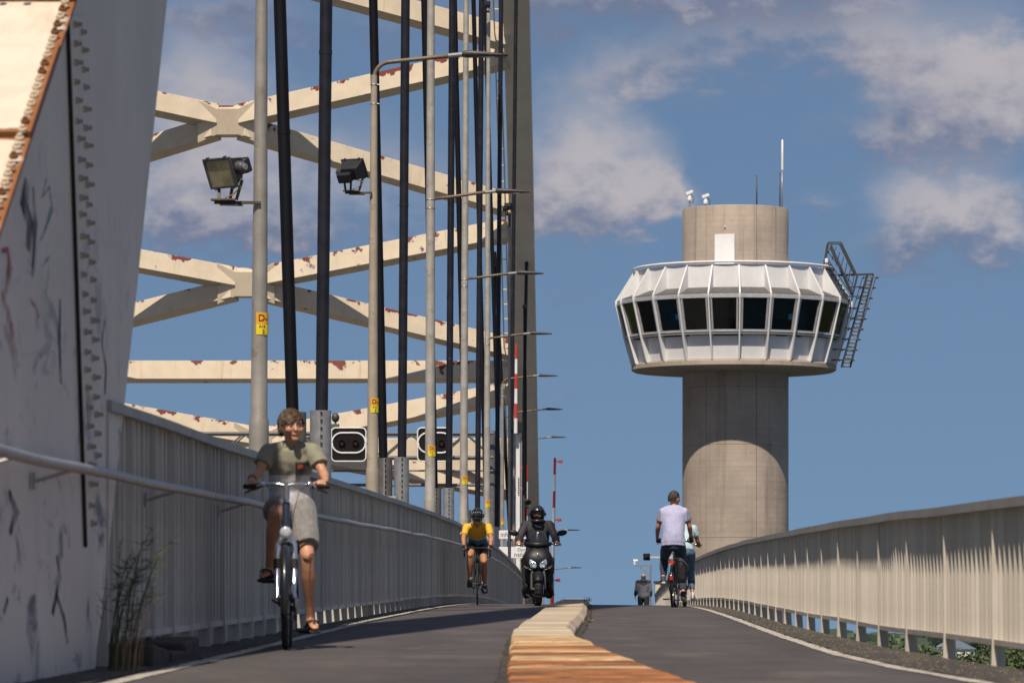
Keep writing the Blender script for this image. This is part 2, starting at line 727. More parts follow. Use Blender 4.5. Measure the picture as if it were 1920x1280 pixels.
CREAM = (.50, .44, .355)
mat_asphalt('asphalt', (.066, .058, .058))
mat_asphalt('verge_dirt', (.052, .045, .038))
mat_line('road_paint')
mat_concrete('tower_concrete', (.42, .35, .295), .5)
mat_concrete('kerb_concrete', (.47, .385, .285), .25, (.20, .11, .05))
mat('kerb_rust', (.30, .115, .035), .8, var=.45, vscale=3.2, bump=.5, bscale=25, dirt=((.10, .045, .022), 2.2, .46, .62, .9))
mat('kerb_rust_pale', (.50, .34, .185), .8, var=.3, vscale=3., bump=.5, bscale=25, dirt=((.26, .11, .04), 2.6, .48, .66, .85))
mat('rail_paint', (.56, .505, .435), .55, rand=.45, var=.12, vscale=1.2, streak=.28, streak_col=(.20, .15, .10), bump=.08, bscale=30)
mat('rail_paint_grey', (.64, .60, .53), .55, rand=.4, var=.12, vscale=1.2, streak=.25, streak_col=(.16, .13, .10), bump=.08, bscale=30)
mat('galvanised', (.36, .35, .345), .42, .55, var=.15, vscale=9)
mat('galv_pole', (.31, .29, .26), .5, .25, var=.14, vscale=3., streak=.2, streak_col=(.25, .18, .12), dirt=((.2, .14, .09), 5, .56, .7, .5))
mat('pole_paint', (.35, .30, .24), .6, var=.1, vscale=3., streak=.3, streak_col=(.22, .15, .09), dirt=((.2, .12, .07), 6, .6, .7, .5))
mat('cable', (.006, .006, .009), .5, spec=.2, var=.2, vscale=4., bump=.05, bscale=60)
mat('cable_worn', (.014, .014, .021), .45, spec=.3, var=.3, vscale=5., bump=.05, bscale=60, dirt=((.09, .075, .07), 8, .64, .72, .7))
mat('black_metal', (.016, .016, .018), .45, var=.2)
mat('dark_grey', (.05, .05, .055), .5, var=.2)
mat('white_paint', (.74, .74, .75), .45, var=.05, vscale=2., streak=.12, streak_col=(.35, .30, .25))
mat('red_paint', (.50, .045, .03), .5, var=.1)
mat('yellow_plate', (.75, .58, .02), .5, var=.05)
mat('orange_plate', (.78, .36, .02), .5, var=.05)
mat('black_ink', (.012, .012, .012), .6, var=0)
mat('deck_steel', (.10, .09, .08), .7, var=.2)
mat('water', (.02, .035, .045), .08, var=.2, vscale=.02, bump=.3, bscale=.6)
mat('grass_ground', (.055, .075, .025), .9, var=.35, vscale=.03)
mat('rust', (.16, .065, .025), .85, var=.4, vscale=8, bump=.4)
CB = (.64, .545, .42)
mat_peel('brace_paint', CB)
mat('portal_paint', CB, .6, var=.08, vscale=.6, streak=.22, streak_col=(.34, .2, .1))

# ------------------------------------------------------------------ ground, water, sky is the world
GZ = -18.0
g = MB()
g.add([(-30000, -30000, GZ), (30000, -30000, GZ), (30000, 30000, GZ), (-30000, 30000, GZ)], [(0, 1, 2, 3)])
tag(g.build('ground', 'grass_ground'), kind='structure')
g = MB()
g.add([(-3000, 24, GZ + .02), (3000, 24, GZ + .02), (3000, 215, GZ + .02), (-3000, 215, GZ + .02)], [(0, 1, 2, 3)])
tag(g.build('water', 'water'), kind='structure')


def strip(name, fl, fr, lift, m, d0, d1, step=1.0, parent=None, thick=0., cross=6, kind='structure', zf=road):
    """a sheet that follows the vertical curve of the bridge, from edge function fl to fr"""
    b = MB()
    ds = []
    d = d0
    while d < d1 - 1e-6:
        ds.append(d)
        d += step if d < 130 else step * 4
    ds.append(d1)
    n = cross + 1
    for d in ds:
        xl, xr = fl(d), fr(d)
        for i in range(n):
            x = lerp(xl, xr, i / cross)
            b.v.append(Vector((x, d, zf(x, d) + lift)))
    for i in range(len(ds) - 1):
        for j in range(cross):
            b.f.append((i * n + j, i * n + j + 1, (i + 1) * n + j + 1, (i + 1) * n + j))
    if thick:
        for (j, sgn) in ((0, 1), (cross, -1)):
            o = len(b.v)
            for i in range(len(ds)):
                b.v.append(b.v[i * n + j] + Vector((0, 0, -thick)))
            for i in range(len(ds) - 1):
                b.f.append((i * n + j, (i + 1) * n + j, o + i + 1, o + i))
    ob = b.build(name, m, parent)
    if parent is None:
        ob['kind'] = kind
    return ob


path = strip('cycle_path', lambda d: rl(d) - .02, lambda d: rr(d) - .075, 0, 'asphalt', -25, 300, 1.0, thick=.35)


mat('gutter_dirt', (.036, .030, .022), .95, var=.5, vscale=5, dirt=((.13, .10, .05), 4, .52, .66, .7))


def wob(d, s): return .018 * mnoise.noise(Vector((d * .8, s, 0))) + .012 * mnoise.noise(Vector((d * 3.1, s + 5, 0)))


strip('edge_line', lambda d: interp(LR, d) - .05 + wob(d, 1), lambda d: interp(LR, d) + .05 + wob(d, 9), .005, 'road_paint', 8, 130, .25, parent=path, cross=1)
strip('edge_line', lambda d: interp(LL, d) - .05 + wob(d, 20), lambda d: interp(LL, d) + .05 + wob(d, 30), .005, 'road_paint', 8, 130, .25, parent=path, cross=1)
strip('gravel_verge', lambda d: interp(LR, d) + .07 + 2 * wob(d, 3), lambda d: rr(d) - .076, .006, 'verge_dirt', 8, 130, .25, parent=path, cross=3)
strip('gravel_verge', lambda d: rl(d) - .018, lambda d: interp(LL, d) - .07 + 2 * wob(d, 4), .006, 'verge_dirt', 8, 130, .25, parent=path, cross=3)
strip('gutter_dirt', lambda d: interp(KL, d) - .045 + 1.5 * wob(d, 41), lambda d: interp(KL, d) + .02, .007, 'gutter_dirt', 9, 98, .3, parent=path, cross=1)
strip('gutter_dirt', lambda d: interp(KR, d) - .02, lambda d: interp(KR, d) + .055 + 2.5 * wob(d, 51), .007, 'gutter_dirt', 9, 98, .3, parent=path, cross=1)
# glossy sheets added on the crest to imitate the mirage of the sky
mat('mirage_gloss', (.03, .03, .032), .07, var=.1, spec=.9)
for (x0, x1, d0, d1) in ((-.02, 1.25, 77.5, 79.4), (.6, 1.2, 72.0, 73.0)):
    strip('mirage_sheet', lambda d, a=x0: a + 4 * wob(d, 7), lambda d, a=x1: a + 4 * wob(d, 8), .006, 'mirage_gloss', d0, d1, .2, parent=path, cross=4)

main = strip('motorway_deck', lambda d: -29.5, lambda d: -2.82, 0, 'deck_steel', -25, 300, 2.0, thick=.5, cross=4, zf=lambda x, d: deck(d))
# edge beams under the path so that it is a deck with depth
b = MB()
for d in range(-20, 298, 6):
    b.bar((rl(d), d, road(0, d) - .5), (rl(d + 6), d + 6, road(0, d + 6) - .5), .2, .5)
    b.bar((rr(d) - .3, d, road(0, d) - .52), (rr(d + 6) - .3, d + 6, road(0, d + 6) - .52), .2, .5)
b.build('edge_beam', 'deck_steel', path)
# small stones and leaves lying on the verges
b = MB()
for i in range(2600):
    rgt = random.random() < .7
    d = 20 + 62 * random.random() ** 1.3
    x = (lerp(interp(LR, d) + .02, rr(d) - .09, random.random() ** .8)) if rgt else lerp(rl(d) + .02, interp(LL, d) - .02, random.random())
    s = random.uniform(.003, .008)
    b.box((x, d, road(x, d) + .006 + s * .4), (s * 1.6, s * 1.5, s), Matrix.Rotation(random.random() * 6, 3, 'Z'))
mat('grit', (.20, .165, .12), .9, var=.5, vscale=30)
b.build('grit', 'grit', path, kind='stuff')

# ------------------------------------------------------------------ kerb between the two lanes, stone by stone
kerb = thing('kerb', None, None, (0, 20, road(0, 20)))
kerb['kind'] = 'structure'


def slab(name, d0, d1, h, m, chamf=.035, jit=0.):
    org = Vector((0, 20, road(0, 20)))
    b = MB(org)
    rows = 3
    prof_pts = []
    for i in range(rows):
        d = lerp(d0, d1, i / (rows - 1))
        xl, xr = interp(KL, d) + jit, interp(KR, d) + jit * .6
        z = road(0, d)
        hh = h + jit * .2
        prof_pts.append([(xl, d, z - .05), (xl, d, z + hh - chamf), (xl + chamf, d, z + hh), (xr - chamf * 1.6, d, z + hh),
                         (xr, d, z + hh - chamf * 1.8), (xr, d, z - .05)])
    n = 6
    for r_ in prof_pts:
        for p in r_:
            b.v.append(Vector(p))
    for i in range(rows - 1):
        for j in range(n - 1):
            b.f.append((i * n + j, i * n + j + 1, (i + 1) * n + j + 1, (i + 1) * n + j))
    b.f.append(tuple(range(n)))
    b.f.append(tuple((rows - 1) * n + j for j in range(n - 1, -1, -1)))
    return b.build(name, m, kerb, bevel=.008)


d = 33.0
while d < 98:
    L = 2.35 + random.uniform(-.15, .15)
    slab('kerb_stone', d + .02, d + L - .02, .105 + random.uniform(-.012, .012), 'kerb_concrete', jit=random.uniform(-.012, .012))
    d += L
d = 33.0
k = 0
while d > 9:
    L = random.choice((.55, .8, 1.0))
    t = (33 - d) / 13
    m = ('kerb_concrete' if k < 3 else 'kerb_rust_pale' if (random.random() < .92 - .70 * t) else 'kerb_rust')
    slab('kerb_stone', d - L + .01, d - .01, max(.022, .10 - .085 * t) + random.uniform(-.004, .004), m, chamf=.015, jit=random.uniform(-.01, .01))
    d -= L
    k += 1


# ------------------------------------------------------------------ railings
def railing(name, label, fx, H, panel_z, d0, d1, post_step, side, m, pitch, n_single, foot_drop, vis0):
    """side: +1 stands right of the path, -1 left; bars are single objects where they show largest"""
    org = Vector((fx(d0), d0, road(fx(d0), d0)))
    root = thing(name, label, 'railing', org)
    yaw = lambda d: -math.atan2(fx(d + .5) - fx(d - .5), 1.0)
    # top rail and bottom rail in lengths
    d = d0
    while d < d1 - .01:
        e = min(d + post_step * 2, d1)
        for (nm, z, wd, ht, mm, off) in (('top_rail', H - .028, .105, .056, 'rail_top', -side * .004), ('bottom_rail', panel_z, .055, .035, m, 0)):
            b = MB(org)
            k = max(2, int((e - d) / 1.2) + 1)
            for i in range(k):
                p, q = d + (e - d) * i / k, d + (e - d) * (i + 1) / k
                sag = .009 * mnoise.noise(Vector((p * .23, side * 7, z)))
                sag2 = .009 * mnoise.noise(Vector((q * .23, side * 7, z)))
                g_ = .004 if i == 0 else 0.
                b.bar((fx(p) + off + sag * .3, p + g_, road(fx(p), p) + z + sag), (fx(q) + off + sag2 * .3, q, road(fx(q), q) + z + sag2), wd, ht)
            b.build(nm, mm, root)
        d = e
    # posts: flat plate, wider foot below the panel
    pm = MB()
    hgt = H - .06
    pm.box((0, 0, hgt / 2 + .002), (.075, .022, hgt - .004))
    pm.prism([(-.045 * side, -.012, -foot_drop), (.05 * side, -.012, -foot_drop), (.04 * side, -.012, panel_z - .02), (-.038 * side, -.012, panel_z - .02)], (0, .024, 0))
    pm.box((side * .03, .05, -foot_drop * .6), (.09, .09, .02))
    pme = pm.mesh('post')
    pme.materials.append(MATS[m])
    fix_normals(pme)
    d = d0
    while d <= d1:
        o = inst(pme, 'post', Vector((fx(d), d, road(fx(d), d))) - org, root, (random.uniform(-.006, .006), random.uniform(-.006, .006), yaw(d)))
        d += post_step
    # upright bars; on the left a sheet is added behind them to keep the railing unlit
    if side < 0:
        d = d0
        while d < d1 - .01:
            e = min(d + post_step * 2, d1)
            MB(org).bar((fx(d) - .014, d + .006, road(fx(d), d) + (H + panel_z) / 2), (fx(e) - .014, e - .006, road(fx(e), e) + (H + panel_z) / 2), .006, H - panel_z - .05).build('panel_sheet', m, root)
            d = e
    bh = H - .05 - panel_z
    bs = (.05, .016, bh) if side > 0 else (.022, .05, bh)
    bm_ = MB().box((0, 0, 0), bs).mesh('bar')
    bm_.materials.append(MATS[m])
    cnt = 0
    rest = MB(org)
    d = d0 + pitch
    while d < d1:
        c = Vector((fx(d), d, road(fx(d), d) + panel_z + bh / 2 + .005))
        if d >= vis0 and cnt < n_single:
            inst(bm_, 'bar', c - org, root, (random.uniform(-.003, .003), random.uniform(-.004, .004), yaw(d) + random.uniform(-.02, .02)))
            cnt += 1
        else:
            rest.box(c, bs)
        d += pitch
    rest.build('bar', m, root, kind='stuff')
    return root, org


mat('rail_top', (.34, .32, .285), .5, .1, var=.14, vscale=2., streak=.2, streak_col=(.2, .16, .12))
rrail, _ = railing('railing', 'cream barred railing along the right edge of the path, in the sun', rr, .99, .14, 16.4, 150, 2.3, 1, 'rail_paint', .20, 295, .12, 23.0)
lrail, lorg = railing('railing', 'tall grey railing with a tube handrail left of the path, in shade', rl, 1.43, .15, 22.9, 150, 1.2, -1, 'rail_paint_grey', .26, 295, .10, 23.0)
# tube handrail with brackets on the path side of the left railing
HX = lambda d: rl(d) + .20 if d > 23 else lerp(-2.36, rl(23) + .20, max(0, (d - 15) / 8))
b = MB(lorg)
pts, d = [], 12.0
while d < 140:
    pts.append((HX(d) + .012 * mnoise.noise(Vector((d * .4, 3, 1))), d, road(-2.4, d) + 1.0 + .012 * mnoise.noise(Vector((d * .35, 8, 2)))))
    d += .8 if d < 60 else 2.5
b.loft(pts, .026, n=12)
b.build('handrail', 'galvanised', lrail, smooth=True)
# plate added to block the sunlit motorway deck, keeping the slot dark
b = MB(lorg)
d = 21.0
while d < 140:
    b.bar((rl(d) - .10, d, road(-2.6, d) - .10), (rl(d + 3) - .10, d + 3, road(-2.6, d + 3) - .10), .012, .56)
    d += 3
b.build('blocking_plate', 'rail_paint_grey', lrail)
d = 25.0
brk = MB().tube((0, 0, 0), (-.17, 0, -.05), .009, n=8).box((-.18, 0, -.05), (.012, .05, .08)).mesh('bracket')
brk.materials.append(MATS['galvanised'])
while d < 33:
    inst(brk, 'bracket', Vector((HX(d), d, road(-2.4, d) + .985)) - lorg, lrail)
    d += 4.8
# stub brackets carrying the handrail along the arch foot
for d in (15.4, 17.6, 19.8):
    o = inst(brk, 'bracket', Vector((HX(d) - .01, d, road(-2.4, d) + .985)) - lorg, lrail)

# ------------------------------------------------------------------ the arch
AX_R, AX_L = -2.62, -3.66
A0, A1 = 22.5, 205.0
ARCH_H = [(0, 52), (.20, 51.5), (.27, 49), (.36, 44), (.46, 39.5), (.55, 37.5), (.65, 38), (.78, 40), (1, 41.5)]


def zlow(d):
    t = (d - A0) / (A1 - A0)
    return 4 * interp(ARCH_H, t) * t * (1 - t)


arch_org = Vector((-3.1, 21, -.5))
arch = thing('bridge_arch', 'huge cream steel arch with crossed bracing and pairs of dark hangers', 'bridge arch', arch_org)


def rib_rows():
    lo = [(21.6, -.9), (22.53, -.06), (24.3, 1.83), (26.2, 3.93)]
    up = [(13.0, -.9), (18.76, 1.89), (20.12, 2.57), (21.28, 3.20), (24.9, 4.75)]
    lo.append((27.0, 4.75 + .1))
    n = 64
    for i in range(n + 1):
        d = lerp(28.6, 204.9, i / n)
        z = zlow(d)
        s = (zlow(d + .1) - zlow(d - .1)) / .2
        nrm = Vector((-s, 1)).normalized() * (lerp(.75, 1.8, min(1, 2 * i / n)) if i < n - 3 else 1.8 + .5 * (i - n + 3))
        lo.append((d, z))
        up.append((d + nrm.x, z + nrm.y))
    lo.append((207.5, -3.2))
    up.append((211.5, -3.2))
    return lo, up


LO, UP = rib_rows()


def mat_rib():
    m = bpy.data.materials.new('rib_paint')
    m.use_nodes = True
    t = NT(m.node_tree)
    p = m.node_tree.nodes['Principled BSDF']
    v = t.new('ShaderNodeTexCoord').outputs['Object']
    x, y, z = t.sep(v)
    n1 = t.noise(v, .7, 6, .6)
    c = t.mix(t.step(n1, .3, .7), (.66, .60, .53), (.75, .685, .61))
    run = t.noise(t.scale(v, 3, 3, .2), 2.2, 6, .65)
    c = t.mix(t.m('MULTIPLY', t.step(run, .52, .75), .16), c, (.16, .14, .13))
    # scuffs and rubbed-out tags within reach of people
    low = t.m('MULTIPLY', t.step(z, 3.6, .6), t.step(y, 9, 6))
    sc = t.noise(t.scale(v, 1, .55, 1.1), 2.6, 7, .62, 1.0)
    c = t.mix(t.m('MULTIPLY', t.m('MULTIPLY', t.step(sc, .545, .68), low), .85), c, (.035, .035, .05))
    sc2 = t.noise(t.scale(v, 1, .6, 1.4), 2.1, 5, .6, 1.6)
    c = t.mix(t.m('MULTIPLY', t.m('MULTIPLY', t.step(sc2, .55, .66), low), .55), c, (.10, .12, .22))
    t.put(p.inputs['Base Color'], c)
    p.inputs['Roughness'].default_value = .6
    MATS['rib_paint'] = m


mat_rib()


def rib(name, xr, xl, m, detail):
    b = MB(arch_org)
    n = len(LO)
    for (l, u) in zip(LO, UP):
        b.v += [Vector((xr, l[0], l[1])), Vector((xr, u[0], u[1])), Vector((xl, u[0], u[1])), Vector((xl, l[0], l[1]))]
    for i in range(n - 1):
        for j in range(4):
            j2 = (j + 1) % 4
            b.f.append((i * 4 + j, i * 4 + j2, (i + 1) * 4 + j2, (i + 1) * 4 + j))
    b.f += [(0, 1, 2, 3), tuple((n - 1) * 4 + j for j in (3, 2, 1, 0))]
    return b.build(name, m, arch)


rib_r = rib('arch_rib', AX_R, AX_L, 'rib_paint', True)
rib_l = rib('arch_rib', -26.7, -28.2, 'portal_paint', False)


def on_rib(px, py, out=0.):
    """a point on the path-side face of the near leg"""
    d = (AX_R + out) * FPX / (px - CX)
    return Vector((AX_R + out, d, (CY - py) * d / FPX))


# top flange of the near leg: separate cover plates with rusty joints
m = bpy.data.materials.new('flange_paint')
m.use_nodes = True
t = NT(m.node_tree)
p = m.node_tree.nodes['Principled BSDF']
tc = t.new('ShaderNodeTexCoord')
v, gv = tc.outputs['Object'], t.sep(tc.outputs['Generated'])
edge = t.m('MAXIMUM', t.step(gv[0], .93, 1.0), t.m('MAXIMUM', t.step(gv[1], .955, 1.0), t.step(gv[1], .045, 0.)))
n1 = t.noise(t.scale(v, 1, 1, 1), 5, 6, .65)
f = t.step(t.m('ADD', t.m('MULTIPLY', edge, .5), t.m('MULTIPLY', n1, 1.1)), .66, 1.0)
c = t.mix(t.step(n1, .3, .7), (.60, .52, .42), (.68, .60, .49))
run = t.noise(t.scale(v, 4, .8, .5), 1.6, 6, .65)
c = t.mix(t.m('MULTIPLY', t.step(run, .52, .74), .30), c, (.42, .20, .07))
c = t.mix(f, c, (.25, .095, .028))
t.put(p.inputs['Base Color'], c)
p.inputs['Roughness'].default_value = .65
MATS['flange_paint'] = m

flu = Vector((0, UP[3][0] - UP[1][0], UP[3][1] - UP[1][1])).normalized()
fln = Vector((0, -flu.z, flu.y))
p_up = [Vector((0, *UP[0])), Vector((0, *UP[1])), Vector((0, *UP[2])), Vector((0, *UP[3])), Vector((0, *UP[4]))]


def up_at(s_):
    """point on the upper edge of the near leg at arc length s_ from UP[1]"""
    base = Vector((0, *UP[1]))
    return base + flu * s_


plates = [(-1.2, .75), (.75, 1.95), (1.95, 2.62), (2.62, 3.6)]
for i, (s0, s1) in enumerate(plates):
    b = MB(arch_org)
    th = .02 if i % 2 == 0 else .045
    a0_, a1_ = up_at(s0 + .012), up_at(s1 - .012)
    b.prism([(AX_R + .055, *(a0_).yz), (AX_R + .055, *(a1_).yz), (AX_L - .05, *(a1_).yz), (AX_L - .05, *(a0_).yz)], fln * th)
    b.build('flange_plate', 'flange_paint', rib_r, bevel=.004)
# rusty edge angle under the flange, then bolts in rows along it
b = MB(arch_org)
b.bar(Vector((AX_R + .022, *(up_at(-1.2) - fln * .05).yz)), Vector((AX_R + .022, *(up_at(3.6) - fln * .05).yz)), .02, .03, fln)
b.build('edge_angle', 'rust', rib_r)
bolt = MB().lathe([(.021, 0), (.021, .016), (.013, .018), (.012, .03), (0, .031)], n=8).mesh('bolt')
bolt.materials.append(MATS['rust'])
bolt_p = MB().lathe([(.024, 0), (.024, .028), (.016, .0285), (.016, .062), (0, .063)], n=8).mesh('bolt')
mat('bolt_paint', (.42, .375, .31), .6, var=.3, vscale=20, dirt=((.14, .07, .03), 15, .5, .65, .8))
bolt_p.materials.append(MATS['bolt_paint'])
bolt_f = bolt.copy()
mat('bolt_flange', (.58, .47, .34), .6, var=.3, vscale=20, dirt=((.2, .08, .03), 15, .5, .65, .8))
bolt_f.materials.clear()
bolt_f.materials.append(MATS['bolt_flange'])
tilt = math.atan2(-fln.y, fln.z)
s_ = -.9
while s_ < 3.3:
    for k, xo in enumerate((.018,)):
        p_ = up_at(s_ + .05 * k) + fln * .045
        inst(bolt if random.random() < .3 else bolt_f, 'bolt', Vector((AX_R + xo, p_.y, p_.z)) - arch_org, rib_r, (tilt, 0, 0))
    s_ += .11
for s_ in (2.57, 2.69, 2.85, 3.02, 3.2):
    for xo in (-.18, -.30, -.42, -.54):
        p_ = up_at(s_) + fln * .046
        inst(bolt, 'bolt', Vector((AX_R + xo, p_.y, p_.z)) - arch_org, rib_r, (tilt, 0, 0))
# vertical splice on the side face: dark joint bar and a double row of bolts
b = MB(arch_org)
mat('joint_black', (.025, .018, .014), .9, var=.4)
j0, j1 = on_rib(122, 30), on_rib(156, 1025)
b.bar(j0 + Vector((.012, 0, 0)), j1 + Vector((.012, 0, 0)), .009, .02, (1, 0, 0))
b.build('splice_joint', 'joint_black', rib_r)
b = MB(arch_org)
sp = [on_rib(126, 30), on_rib(160, 1020), on_rib(180, 890), on_rib(160, 30)]
b.prism([q + Vector((.001, 0, 0)) for q in sp], (.014, 0, 0))
b.build('splice_plate', 'rib_paint', rib_r, bevel=.003)
for r_ in range(27):
    py = 45 + r_ * 36
    jx = lerp(122, 156, (py - 30) / 995)
    for off in (9, 24):
        if py > 900 and off == 24:
            continue
        q = on_rib(jx + off + random.uniform(-1.5, 1.5), py + (off - 9) * .9 + random.uniform(-3, 3))
        inst(bolt_p, 'bolt', q + Vector((.013, 0, 0)) - arch_org, rib_r, (0, R(90), 0), (.72, .72, random.uniform(.5, .8)))


# spray-paint strokes: thin ribbons of paint on the side face
def stroke(pts, wpx, m, name='graffiti_stroke'):
    b = MB(arch_org)
    q = [on_rib(x, y) for x, y in pts]
    for i in range(len(q)):
        t_ = (q[min(i + 1, len(q) - 1)] - q[max(i - 1, 0)]).normalized()
        sd = t_.cross(Vector((1, 0, 0))).normalized()
        wd = wpx / FPX * q[i].y * .5
        wy = wd * FPX / q[i].y / abs(AX_R) * .001
        k = .6 + .4 * math.sin(math.pi * i / max(1, len(q) - 1))
        b.v += [q[i] + Vector((.003, 0, 0)) + Vector((0, sd.y * wd * 5 * k, sd.z * wd * k)), q[i] + Vector((.003, 0, 0)) - Vector((0, sd.y * wd * 5 * k, sd.z * wd * k))]
    for i in range(len(q) - 1):
        b.f.append((2 * i, 2 * i + 1, 2 * i + 3, 2 * i + 2))
    b.build(name, m, rib_r)


def spray(name, col):
    """spray paint fades out: patchy noise lets the steel paint show through"""
    m = mat(name, col, .7, var=.3, vscale=12)
    t = NT(m.node_tree)
    p = m.node_tree.nodes['Principled BSDF']
    v = t.new('ShaderNodeTexCoord').outputs['Object']
    t.put(p.inputs['Alpha'], t.step(t.noise(t.scale(v, 1, 1, .5), 7, 6, .7), .34, .62, 0, .88))
    return m


spray('spray_red', (.45, .06, .05))
spray('spray_green', (.06, .32, .25))
spray('spray_black', (.03, .03, .05))
stroke([(2, 470), (14, 468), (18, 500), (10, 545), (4, 560)], 14, 'spray_red')
stroke([(2, 545), (14, 590), (24, 640), (34, 690)], 22, 'spray_red')
stroke([(54, 560), (66, 575), (72, 595)], 10, 'spray_red')
stroke([(86, 335), (78, 370), (92, 350), (97, 390), (84, 430), (76, 450)], 8, 'spray_green')
stroke([(78, 500), (92, 480), (90, 520), (84, 550)], 8, 'spray_green')
stroke([(50, 340), (44, 380), (56, 420), (52, 470)], 26, 'spray_black')
stroke([(62, 350), (66, 420), (60, 520)], 10, 'spray_black')
stroke([(112, 560), (110, 640), (114, 720)], 9, 'spray_black')
stroke([(196, 600), (190, 640), (198, 690), (196, 740)], 7, 'spray_black')
stroke([(106, 1040), (112, 1080), (98, 1150), (104, 1110), (120, 1160), (126, 1205)], 12, 'spray_black')
stroke([(16, 920), (30, 960), (18, 1000)], 18, 'spray_black')
stroke([(14, 1120), (6, 1150)], 14, 'spray_black')
# plinth under the foot of the leg
b = MB(arch_org)
b.prism([(AX_R + .20, 12.2, -.75), (AX_R + .20, 22.8, -.62), (AX_R + .20, 22.8, -.20), (AX_R + .20, 12.2, -.32)], (-2.2, 0, 0))
b.build('foot_plinth', 'kerb_concrete', arch, bevel=.02)
# drain ledge at the foot: dark timber blocks between plinth and railing
mat('old_timber', (.05, .038, .03), .85, var=.35, vscale=6, bump=.5)
for i, (y0, h_, lb) in enumerate(((22.9, .16, 'dark timber block lying closest to the arch foot'), (23.9, .12, 'lower dark timber block in the middle, by the reed grass'),
                                  (24.7, .17, 'dark timber block at the far end, against the left railing'))):
    z = road(-2.5, y0) - .05
    b = MB((-2.52, y0 + .45, z)).box((-2.52, y0 + .45, z + h_ / 2), (.30, .86, h_), Matrix.Rotation(.04 * (i - 1), 3, 'X'))
    o = b.build('timber_block', 'old_timber', bevel=.015)
    o.location = (-2.52, y0 + .45, z)
    tag(o, lb, 'timber', 'timber blocks at the arch foot')

# bracing between the two ribs of the far half: beams flake to red primer
XC = -15.2


def arch_pt(z):
    lo_, hi_ = 115., 205.
    for _ in range(40):
        mid = (lo_ + hi_) / 2
        if zlow(mid) > z:
            lo_ = mid
        else:
            hi_ = mid
    return lo_


def beam(p0, p1, ht, dp, m, name='brace', tilt=-12.):
    p0, p1 = Vector(p0), Vector(p1)
    if p0.x > p1.x:
        p0, p1 = p1, p0
    L = (p1 - p0).length
    X = (p1 - p0).normalized()
    n_ = Vector((0, -math.cos(R(tilt)), -math.sin(R(tilt))))
    Y = -(n_ - X * n_.dot(X)).normalized()
    Z = X.cross(Y)
    bmx = MB()
    bmx.box((0, 0, 0), (L, dp, ht))
    o = bmx.build(name, m, arch, bevel=.015)
    M = Matrix((X, Y, Z)).transposed().to_4x4()
    M.translation = (p0 + p1) / 2 - arch_org
    o.matrix_local = M
    return o


XR, XL_ = -3.62, -26.8


def cross(z_top, z_bot, zc):
    dt, db, dc = arch_pt(z_top), arch_pt(z_bot), arch_pt(zc)
    hub = Vector((XC, dc + .3, zc))
    for (xx, zz, dd) in ((XR, z_top, dt), (XL_, z_top, dt), (XR, z_bot, db), (XL_, z_bot, db)):
        top_ = zz > zc
        sgn = 1 if xx > XC else -1
        beam((XC + sgn * .55, dc + .3, zc + (.25 if top_ else -.25)), (xx, dd + .3, zz), .84, .86 if top_ else .84, 'brace_paint')
    # gusset: a bevelled star plate and the boxed hub
    b = MB(arch_org)
    w_, h_ = 1.25, .62
    poly = [(-w_, h_ + .28), (-.45, h_ - .10), (.45, h_ - .10), (w_, h_ + .28), (w_, h_ - .55), (.72, 0), (w_, -h_ + .55), (w_, -h_ - .28), (.45, -h_ + .06),
            (-.45, -h_ + .06), (-w_, -h_ - .28), (-w_, -h_ + .55), (-.72, 0), (-w_, h_ - .55)]
    b.prism([(XC + x, dc - .15 - z * .2, zc + z) for x, z in poly], (0, .95, 0))
    b.build('gusset', 'portal_paint', arch, bevel=.02)
    b = MB(arch_org)
    b.prism([(XC - .95, dc + .75, zc + .72), (XC + .95, dc + .75, zc + .72), (XC + .3, dc - .1, zc + .45), (XC - .3, dc - .1, zc + .45)], (0, 0, .04))
    b.build('gusset_cover', 'brace_paint', arch)


def zy(y, d): return (CY - y) * d / FPX




def z_at(y):
    """height on the far half of the arch at a given elevation angle"""
    lo_, hi_ = 120., 205.
    for _ in range(40):
        mid = (lo_ + hi_) / 2
        if zlow(mid) > zy(y, mid):
            lo_ = mid
        else:
            hi_ = mid
    return zlow(lo_)


for yt, yb, yc in ((105, 385, 228), (430, 655, 532), (735, 920, 828), (-230, 70, -85)):
    cross(z_at(yt), z_at(yb), z_at(yc))
zc = z_at(697)
dh = arch_pt(zc)
beam((XR, dh, zc), (XL_, dh, zc), .84, .9, 'brace_paint', tilt=-9)
# portal beam above the roadway
zp = z_at(850)
dp_ = arch_pt(zp) + 1.0
b = MB(arch_org)
b.prism([(XR, dp_, zp + .75), (XL_, dp_, zp + .75), (XL_, dp_, zp - 1.9), (XL_ + 1.6, dp_, zp - .75), (XR - 2.2, dp_, zp - .75), (XR, dp_, zp - 1.9)], (0, 1.6, 0))
b.build('portal_beam', 'portal_paint', arch, bevel=.03)

# far leg: splice covers and the inspection ladder that climbs it
b = MB(arch_org)
for z in [1.5 + i * .30 for i in range(90)]:
    d = arch_pt(z) - .12
    b.box((AX_R + .015, d, z), (.03, .06, .06))
b.build('bolt_row', 'rib_paint', rib_r, kind='stuff')
for z in (4.5, 11.0, 18.5):
    d0_, d1_ = arch_pt(z), arch_pt(z + 1.0)
    b = MB(arch_org)
    b.bar((-3.14, d0_ - .02, z), (-3.14, d1_ - .02, z + 1.0), 1.0, .05, (0, -1, -1))
    b.build('splice_plate', 'rib_paint', rib_r)
b = MB(arch_org)
for xo in (-4.02, -3.80):
    b.loft([(xo, arch_pt(z) - .15, z) for z in range(2, 32, 2)], .03, n=6)
b.build('ladder_rail', 'portal_paint', arch)
rung = MB().box((0, 0, 0), (.26, .05, .05)).mesh('ladder_rung')
rung.materials.append(MATS['portal_paint'])
